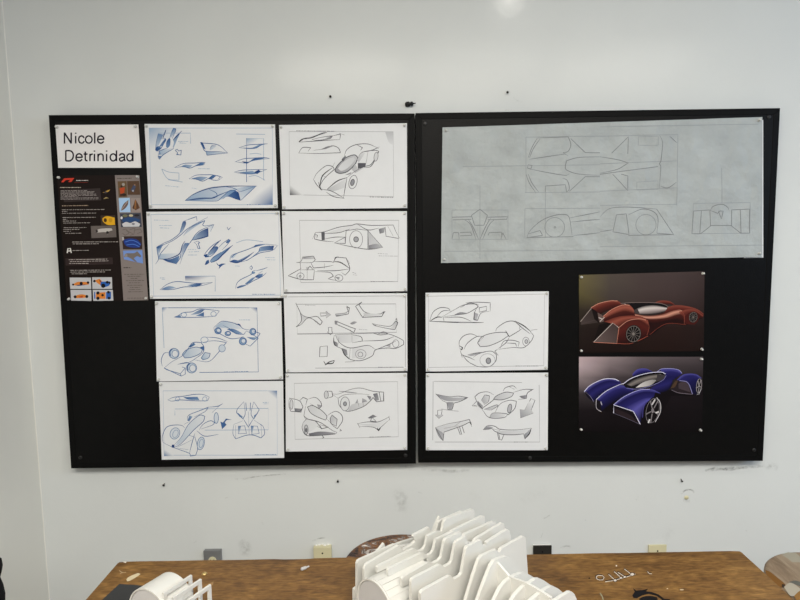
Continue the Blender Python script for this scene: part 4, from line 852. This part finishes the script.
# ------------------------------------------------------------------ work table
TZ = 0.76
tl = at_h(119, 561, TZ); tr = at_h(741.5, 551.6, TZ)
TX0, TX1, TY1, TY0 = tl.x, tr.x, (tl.y+tr.y)/2, -1.42
table = empty('work_table', ((TX0+TX1)/2, (TY0+TY1)/2, 0)); tag(table, 'worn brown wooden work table with carved marks and paint', 'table')
bm = bmesh.new(); T = 0.04; n = 60
top = []; 
for i in range(n+1): top.append(Vector((TX0+(TX1-TX0)*i/n, TY1 + 0.0025*noise.noise(Vector((i*0.21, 0, 5))) + (0.004 if 0.25 < i/n < 0.31 else 0)*-0.6, TZ)))
top[0].x += 0.003; top[-1].x -= 0.003
out = [Vector((TX0, TY0, TZ)), Vector((TX0, TY1-0.006, TZ))] + top + [Vector((TX1, TY1-0.006, TZ)), Vector((TX1, TY0, TZ))]
A_ = [bm.verts.new(p) for p in out]; B_ = [bm.verts.new(p-Vector((0, 0, T))) for p in out]
bm.faces.new(A_[::-1]); bm.faces.new(B_)
for i in range(len(out)): bm.faces.new((A_[i], A_[(i+1) % len(out)], B_[(i+1) % len(out)], B_[i]))
bmesh.ops.bevel(bm, geom=[e for e in bm.edges if all(abs(v.co.z-TZ) < 1e-6 for v in e.verts)], offset=0.002, segments=2, affect='EDGES')
local(from_bm('tabletop', bm, M['table']), table)
for name, lo_, hi2 in (('apron', (TX0+.08, TY1-.10, .61), (TX1-.08, TY1-.075, .72)), ('apron', (TX0+.08, TY0+.075, .61), (TX1-.08, TY0+.10, .72)), ('apron', (TX0+.08, TY0+.10, .61), (TX0+.105, TY1-.10, .72)), ('apron', (TX1-.105, TY0+.10, .61), (TX1-.08, TY1-.10, .72))):
    local(box(name, lo_, hi2, M['table_edge'], None, .002), table)
for x in (TX0+.05, TX1-.13):
    for y in (TY0+.045, TY1-.125): local(box('leg', (x, y, 0), (x+.08, y+.08, .72), M['table_edge'], None, .004), table)
# marks cut and painted into the top
def tplace(x, y, k): return at_h(x, y, TZ + 0.0003 + k*4e-6)
wd, bkc = lin((196, 184, 168)), lin((40, 28, 20))
def mark(name, draw, z, parent=None, place=tplace):
    A = Art(0, lin((120, 85, 45)), lin((30, 22, 18)), place); A.z = z; draw(A)
    return local(A.build(name, M['ink'], None), parent or table)
ZT = Z(580, 560, 7.27); ZL = Z(85, 555, 5.714)
def cut(A, *runs):
    for pts in runs: A.line(pts, 1.6, color=bkc, straight=True)
    for pts in runs: A.line([(a_+2.5, b_+3.5) for a_, b_ in P(pts)], .75, color=wd, straight=True)
mark('carved_ring', lambda A: cut(A, "115,118 130,108 160,110 172,122 165,140 140,142 118,132 115,118"), ZT)
def letters(A):
    cut(A, "205,100 255,146", "180,155 235,147 330,122 400,98", "245,80 300,128", "272,85 330,122", "320,62 380,108")
    for x, y, r_ in ((255, 148, 13), (297, 130, 11), (325, 123, 11), (380, 104, 15)): A.el(x, y, r_, r_*.75, fc=lin((204, 194, 182)), w=.5, color=bkc)
mark('carved_letters', letters, ZT)
mark('carved_notch', lambda A: cut(A, "488,80 500,95 520,97"), ZT)
for x, y, rx, ry, c_ in ((68, 132, 7, 5, (40, 28, 20)), (265, 42, 5, 5, (220, 214, 200)), (635, 208, 6, 3, (210, 196, 170)), (740, 216, 14, 4, (200, 184, 156))):
    mark('paint_fleck', lambda A: A.el(x, y, rx, ry, fc=lin(c_), w=0), ZT)
mark('paint_streak', lambda A: A.line("145,240 160,262 170,291", 1.1, color=lin((140, 136, 112))), ZT)
K = lin((22, 20, 22))
def blackpaint(A):
    A.fill("385,205 400,215 408,222 455,218 495,208 480,228 520,232 570,250 610,280 655,292 600,292 560,262 500,245 450,258 415,278 388,275 380,258 398,230", color=K, straight=True)
    A.fill("430,280 470,264 520,262 560,270 575,330 440,330", color=K); A.fill("600,285 655,285 640,330 570,330", color=K)
mark('black_paint_mark', blackpaint, ZT)
mark('worn_patch', lambda A: A.fill("236,140 250,125 300,104 318,108 300,122 255,148 240,150", color=lin((204, 190, 158))), ZL)
mark('scratch', lambda A: (A.line("195,88 215,100 235,98", .7, color=lin((176, 152, 118))), A.line("200,108 215,98", .6, color=lin((176, 152, 118)))), ZL)
mark('chipped_corner', lambda A: A.fill("214,37 240,36 232,46 222,42", color=lin((214, 208, 196)), straight=True), ZL)
mark('worn_patch', lambda A: A.fill("700,165 735,152 730,170 712,180", color=lin((158, 128, 90))), ZL)
p = at_h(204.5, 574, TZ)
local(lathe('screw_head', [(0.0072, 0), (0.0068, 0.002), (0.004, 0.0038), (0, 0.0045)], p, (0, 0, 1), M['brass'], None, 14, True), table)
a = at_h(301, 571, TZ); b = at_h(309, 568, TZ); d = (b-a)
bm = bmesh.new(); lathe_bm(bm, [(0.002, 0), (0.0042, 0.002), (0.0042, d.length*0.6), (0.0025, d.length*0.62), (0.0022, d.length)], a+Vector((0, 0, 0.0044)), d, 8)
tag(from_bm('chalk_stub', bm, M['drumface']), 'small pale stub lying on the table before the cream outlet box', 'scrap')

# ------------------------------------------------------------------ stools
def stool(cx, cy, r, h, seat_m, label):
    root = empty('stool', (cx, cy, 0)); tag(root, label, 'stool', 'round wooden stools')
    prof = [(0.0, h-0.034), (r-0.012, h-0.034), (r-0.002, h-0.028), (r, h-0.018), (r-0.001, h-0.008), (r-0.006, h-0.002), (r-0.014, h), (0.0, h)]
    s_ = local(lathe('seat', prof, (cx, cy, 0), (0, 0, 1), seat_m, None, 64), root)
    for k in range(4):
        a_ = math.pi/4 + k*math.pi/2; dx, dy = math.cos(a_), math.sin(a_)
        t_ = Vector((cx+dx*(r-.06), cy+dy*(r-.06), h-.034)); f_ = Vector((cx+dx*(r+.0), cy+dy*(r+.0), 0))
        local(lathe('leg', [(0.017, 0), (0.021, 0.25), (0.016, (t_-f_).length)], f_, t_-f_, M['stool_leg'], None, 14, True), root)
    for k in range(4):
        a0 = math.pi/4 + k*math.pi/2; a1 = a0+math.pi/2; rr = r-.022
        p0 = Vector((cx+math.cos(a0)*rr, cy+math.sin(a0)*rr, .2)); p1 = Vector((cx+math.cos(a1)*rr, cy+math.sin(a1)*rr, .2))
        local(lathe('stretcher', [(0.011, 0), (0.012, (p1-p0).length/2), (0.011, (p1-p0).length)], p0, p1-p0, M['stool_leg'], None, 10, True), root)
    return root, s_
stool(-0.0646, -0.283, 0.1795, 0.6, M['stool_paint'], 'round stool with dark paint-spattered seat behind the table')
r2, seat2 = stool(1.174, -0.437, 0.1735, 0.6, M['stool_grey'], 'round stool with faded grey-brown seat beside the table end')
def splace(x, y, k): return at_h(x, y, 0.6 + 0.0002 + k*4e-6)
ZS = Z(740, 540, 10)
mark('paint_patch', lambda A: A.fill("410,145 480,122 560,130 640,200 700,260 620,225 520,220 480,185", color=lin((158, 152, 136)), straight=True), ZS, r2, splace)
def edgewear(A):
    A.fill("255,300 300,318 380,380 440,430 470,470 400,470 320,400 262,340", color=lin((122, 84, 40))); A.fill("420,440 450,445 440,480 415,465", color=lin((52, 40, 34)))
    A.fill("480,420 560,405 640,440 700,480 600,462 520,430", color=lin((98, 98, 92))); A.fill("440,470 490,430 540,440 610,490 560,560 500,555", color=lin((172, 164, 148))); A.fill("540,560 600,510 700,520 720,640 600,640", color=lin((142, 104, 56)))
mark('worn_edge', edgewear, ZS, r2, splace)

# ------------------------------------------------------------------ white rib model (cross-section plates on the table)
TH = R(40.5); U = Vector((math.cos(TH), math.sin(TH), 0)); V = Vector((math.sin(TH), -math.cos(TH), 0))
PT = 0.0075; DS = 0.0355
anchor = at_h(471, 508.5, TZ+0.168)             # far top corner of plate C
def station(k): return anchor + V*(k*DS)
model = empty('rib_car_model', (anchor.x, anchor.y-.05, TZ)); tag(model, 'large white foam-board car model of slotted upright ribs with drum wheel', 'model')
def rib(k, px, foot=None, name='rib', thick=PT):
    p0 = station(k) - V*(thick*0.5); q_ = [at_plane(x, y, p0, V) for x, y in P(px)]
    for p in q_: p.z = max(p.z, TZ+0.001)
    a_, b_ = q_[0].copy(), q_[-1].copy(); a_.z = b_.z = TZ+0.001
    pts = list(q_)
    if b_.z < q_[-1].z-1e-4: pts.append(b_)
    if foot:                                  # plates that ride over the drum: lower edge lifted at the near end
        uo, zf = foot; s0 = q_[0] + U*uo; pts.append(Vector((s0.x, s0.y, TZ+.001))); pts.append(Vector((s0.x, s0.y, zf))); pts.append(Vector((q_[0].x, q_[0].y, zf)))
    elif a_.z < q_[0].z-1e-4: pts.append(a_)
    return local(slab(name, pts, V*thick, M['white']), model)
DRUM_R = 0.0614; DZ = TZ + DRUM_R + 0.001; DK = 0.87
dc = station(DK) - U*0.331
def over(k): return DZ + math.sqrt(max(0, DRUM_R**2 - ((abs(k-DK)*DS)-PT*.5)**2)) + 0.0018
B_P = "362.5,604 362.3,568 363.5,564.5 366,562 397,544.3 400,548.2 401.5,548.5 411,543 413.3,540 411.2,535.5 412,533.8 427,526.3 428.3,530.5 433.5,530.5 436.4,521.5 438,520 460,510.4 461,512"
rib(-2.6, "372,553.5 376.5,549.5 382.3,542.2 383.6,547.5 400,541 420,535 430,533 437.7,515.2 439,519.5 442,530")
rib(-2, "355.3,604 355.3,562.5 356.3,560 358.5,558.3 393,543 396,546 420,540")
rib(-1, B_P)
rib(0, "375.3,569 375.3,566.5 377,564.5 411.5,547.6 414,548 416.5,550.3 421,548.3 423.3,545 425.6,535 433.5,531 440,530.4 442.3,520.5 444,518.4 470,508.3 471.5,508.6 472.3,511", (0.112, over(0)))
rib(1, "386,571 386,568.8 387.5,567.2 419.5,552 422,552 424.7,554.6 429,552.5 431.2,549.5 434,538.4 449,531.3 450.3,529.6 480.5,515 482.3,515.3 482.6,518", (0.112, over(1)))
rib(2, "399.8,580 399.8,577.5 401,575.8 425.5,561.3 428,561.5 431,562.2 437,558.8 439.2,555.5 442,540.5 443.8,538 458.3,531 460.5,535.5 461.8,534.6 463,533 491,520.6 493.5,521 494,523", (0.104, over(2)))
rib(3, "409.3,604 409,580.5 410,578 412,576.4 437,563.7 439.5,564 442,565.7 447.5,562.8 449.6,560 453,542.5 454.6,540.3 463,535.2 465.5,541.5 471.5,541.5 473,538.6 475.5,536.6 500,522 501.5,522.4 502.3,527")
rib(4, "418.5,610 418.3,592.5 419.2,590.3 421,588.8 447,574.5 449.3,575 451.7,577.8 457.2,575 459.3,572 463.4,548.5 465,545.4 478.5,538.5 480.5,544 484,544 484,541.5 486,540 505,528.3 507,529.5 508.3,536")
rib(5, "461,607 463.8,598 470,577 476.3,558 479.6,554.5 487,551 494,548.4 496,551.5 497.7,550 498.6,547.6 501,546 521,535.2 523,536.5 525.3,574")
rib(6, "472,607 475.5,598 482,580 488,565 491.5,559.5 497,557 503.5,555 508,557 514,564 520,572 527,584")
rib(7, "488,606 491.5,599 497,587.6 503.5,579.5 512.5,574 518.7,571.6 522.6,571.6 526.5,573.2 533,577.2 540,584")
rib(8, "505,606 508.5,600 512.5,593.5 520,585.5 527,581.4 533,577.4 537,577.2 540.8,578.8 549,584.5 556,591")
rib(9, "522,606 527,600 531.6,596 537,591.6 543,587.6 547.4,585.4 551.3,585.2 555,587 562,592.8 568,600")
rib(10, "543,606 552,599.4 558.6,595 566.5,590.5 569,590.4 571,592.3 573.2,597 575,603")
# the spine: lengthwise plate through the nose ribs
def spine_pt(k, x, y): return at_plane(x, y, station(k), V)
base = spine_pt(8.1, 525, 582.5)
pts = [at_plane(x, y, base, U) for x, y in ((494, 560), (499, 565), (508.5, 576), (512.5, 578), (525, 582.5), (538.4, 590), (551, 598))]
pts += [Vector((pts[-1].x, pts[-1].y, TZ+.001)), Vector((pts[0].x, pts[0].y, TZ+.001))]
local(slab('spine', pts, U*PT*.7, M['white']), model)
# drum wheel: rolled white sheet with a grey end disc
def drum(c, axis, rad, length, parent):
    prof = [(rad-.003, 0.0), (rad, 0.001), (rad, length-.001), (rad-.003, length), (rad-.004, length-.004), (0.0, length-.004)]
    d_ = lathe('drum_wheel', [(0.0, 0.004), (rad-.004, 0.004), (rad-.003, 0.0), (rad, 0.0), (rad, length), (0.0, length)], c, axis, M['white'], None, 72)
    local(d_, parent)
    f_ = lathe('end_disc', [(rad-.0045, 0.0015), (rad-.0045, 0.0038), (0.0, 0.0039)], c, axis, M['drumface'], None, 56); f_.parent = d_
    return d_
dcc = Vector((dc.x, dc.y, DZ))
drum(dcc, U, DRUM_R, 0.134, model)
for i in range(6):                            # lengthwise strips laid on the drum's skin
    a_ = R(-2+i*14); off = V*(math.sin(a_)*(DRUM_R+.0002)) + Vector((0, 0, math.cos(a_)*(DRUM_R+.0002)))
    tan = V*math.cos(a_) - Vector((0, 0, math.sin(a_))); nrm = off.normalized()
    o_ = dcc + off + U*0.004
    local(slab('drum_strip', [o_-tan*.0068, o_+tan*.0068, o_+tan*.0068+U*.127, o_-tan*.0068+U*.127], nrm*.0009, M['white']), model)
# small foot plate outside the rear ribs
rib(-2.2, "352.4,604 352.4,588 355.2,586 355.4,590", None, 'foot_plate')

# ------------------------------------------------------------------ second model: drum with rectangular frames
TH2 = R(62); U2 = Vector((math.cos(TH2), math.sin(TH2), 0)); V2 = Vector((math.sin(TH2), -math.cos(TH2), 0))
R2_ = 0.062; zt2 = TZ + 2*R2_
near = at_h(146, 589.5, zt2); far = at_h(168.5, 571.5, zt2)
L2 = (far-near).dot(U2)
m2 = empty('drum_frame_model', (near.x, near.y, TZ)); tag(m2, 'smaller white model of one drum wheel and open rectangular frames', 'model')
c2 = Vector((near.x, near.y, TZ+R2_+.001)) + V2*0.003
drum(c2, U2, R2_, L2, m2)
def frame(xa, ya, xb, yb, k, h=0.11, bar=0.0075):
    top_b = at_h(xb, yb, TZ+0.125); o_ = top_b; ln = (at_h(190.5, 574.5, TZ+.125)-at_h(163, 593, TZ+.125)).dot(U2); zt_ = o_.z; zb = TZ+.001
    a0 = o_ - U2*ln
    bm = bmesh.new(); t_ = V2*0.005
    def P3(u_, z_): return a0 + U2*u_ + Vector((0, 0, z_-zt_))
    outer = [P3(0, zt_), P3(ln, zt_), P3(ln, zb), P3(0, zb)]; inner = [P3(bar, zt_-bar), P3(ln-bar, zt_-bar), P3(ln-bar, zb+bar), P3(bar, zb+bar)]
    vs_ = [[bm.verts.new(p+s_) for p in outer] for s_ in (Vector(), t_)]; vi = [[bm.verts.new(p+s_) for p in inner] for s_ in (Vector(), t_)]
    for i in range(4):
        j = (i+1) % 4
        bm.faces.new((vs_[0][i], vs_[0][j], vi[0][j], vi[0][i])); bm.faces.new((vs_[1][j], vs_[1][i], vi[1][i], vi[1][j]))
        bm.faces.new((vs_[0][j], vs_[0][i], vs_[1][i], vs_[1][j])); bm.faces.new((vi[0][i], vi[0][j], vi[1][j], vi[1][i]))
    local(from_bm('open_frame', bm, M['white']), m2)
    return a0, ln
(f1, FL) = frame(163, 593, 190.5, 574.5, 0); f2 = frame(170, 598, 200, 578.5, 1); f3 = frame(188, 600, 209.5, 584, 2)
for i in range(5):                            # flat white strips stacked between the frames
    o_ = f1 + V2*(0.008 + i*0.006) + U2*0.012; z0 = TZ+.001; zz = TZ + 0.10 - i*0.006
    pts = [Vector((o_.x, o_.y, z0)), Vector(((o_+U2*(FL-.024)).x, (o_+U2*(FL-.024)).y, z0)), Vector(((o_+U2*(FL-.024)).x, (o_+U2*(FL-.024)).y, zz)), Vector((o_.x, o_.y, zz))]
    local(slab('stacked_strip', pts, V2*.0045, M['white']), m2)

# dark board slab beside it
hz = TZ + 0.055
c = [at_h(119, 583, hz), at_h(146, 585, hz), at_h(128, 610, hz), at_h(94, 606, hz)]
ds = slab('dark_slab', [Vector((p.x, p.y, TZ+.001)) for p in c], (0, 0, 0.054), M['darkcard'])
bmx = bmesh.new(); bmx.from_mesh(ds.data); bmesh.ops.bevel(bmx, geom=list(bmx.edges), offset=.003, segments=2, affect='EDGES'); bmx.to_mesh(ds.data); bmx.free()
tag(ds, 'flat charcoal block lying on the table against the smaller white model', 'block')

# ------------------------------------------------------------------ black padded chair at the picture's edge
chx, chy = -1.10, -0.86
ch = empty('padded_chair', (chx, chy, 0)); tag(ch, 'black padded chair just showing beside the end of the table', 'chair')
local(box('seat', (chx-.19, chy-.44, .41), (chx+.16, chy-.05, .47), M['cloth'], None, .02), ch)
for x in (chx-.18, chx+.12):
    local(box('leg', (x, chy-.43, 0), (x+.025, chy-.405, .41), M['blackplastic'], None, .003), ch)
    local(box('leg', (x, chy-.04, 0), (x+.025, chy-.015, .52), M['blackplastic'], None, .003), ch)
bm = bmesh.new(); rows = []; nz, na = 26, 36
edge_px = [(500, -3), (512, 0.3), (530, 0.4), (545, 0.0), (552, 1.5), (562, 4.6), (570, 4.2), (580, 1.0), (583, 0.6), (592, 4.6), (600, 5.4), (620, 2.0), (660, 1.0)]
def edge_x(z_):
    best = None
    for (y0_, x0_), (y1_, x1_) in zip(edge_px, edge_px[1:]):
        a_ = at_y(x0_-3, y0_, chy+.01); b_ = at_y(x1_-3, y1_, chy+.01)
        if b_.z <= z_ <= a_.z: t_ = (a_.z-z_)/(a_.z-b_.z); return a_.x*(1-t_)+b_.x*t_
    return at_y(0, 500, chy).x-.02 if z_ > .8 else at_y(1, 640, chy).x
for j in range(nz+1):
    z_ = 0.50 + (0.935-0.50)*j/nz; xr = edge_x(z_); xl = chx-.205; row = []
    cx_, hw = (xr+xl)/2, (xr-xl)/2; th = 0.055*(1-(j/nz)**6*.75)
    for i in range(na):
        a_ = 2*math.pi*i/na; ca, sa = math.cos(a_), math.sin(a_)
        px_ = cx_ + hw*math.copysign(abs(ca)**.7, ca); py_ = chy+.012 + th*math.copysign(abs(sa)**.7, sa)*(1+.25*noise.noise(Vector((px_*9, z_*7, 2))))
        row.append(bm.verts.new((px_, py_, z_ + .008*noise.noise(Vector((i*.4, j*.3, 1))))))
    rows.append(row)
for r0, r1 in zip(rows, rows[1:]):
    for i in range(na): bm.faces.new((r0[i], r0[(i+1) % na], r1[(i+1) % na], r1[i]))
bm.faces.new(rows[0][::-1]); bm.faces.new(rows[-1])
local(from_bm('backrest', bm, M['cloth'], None, True), ch)
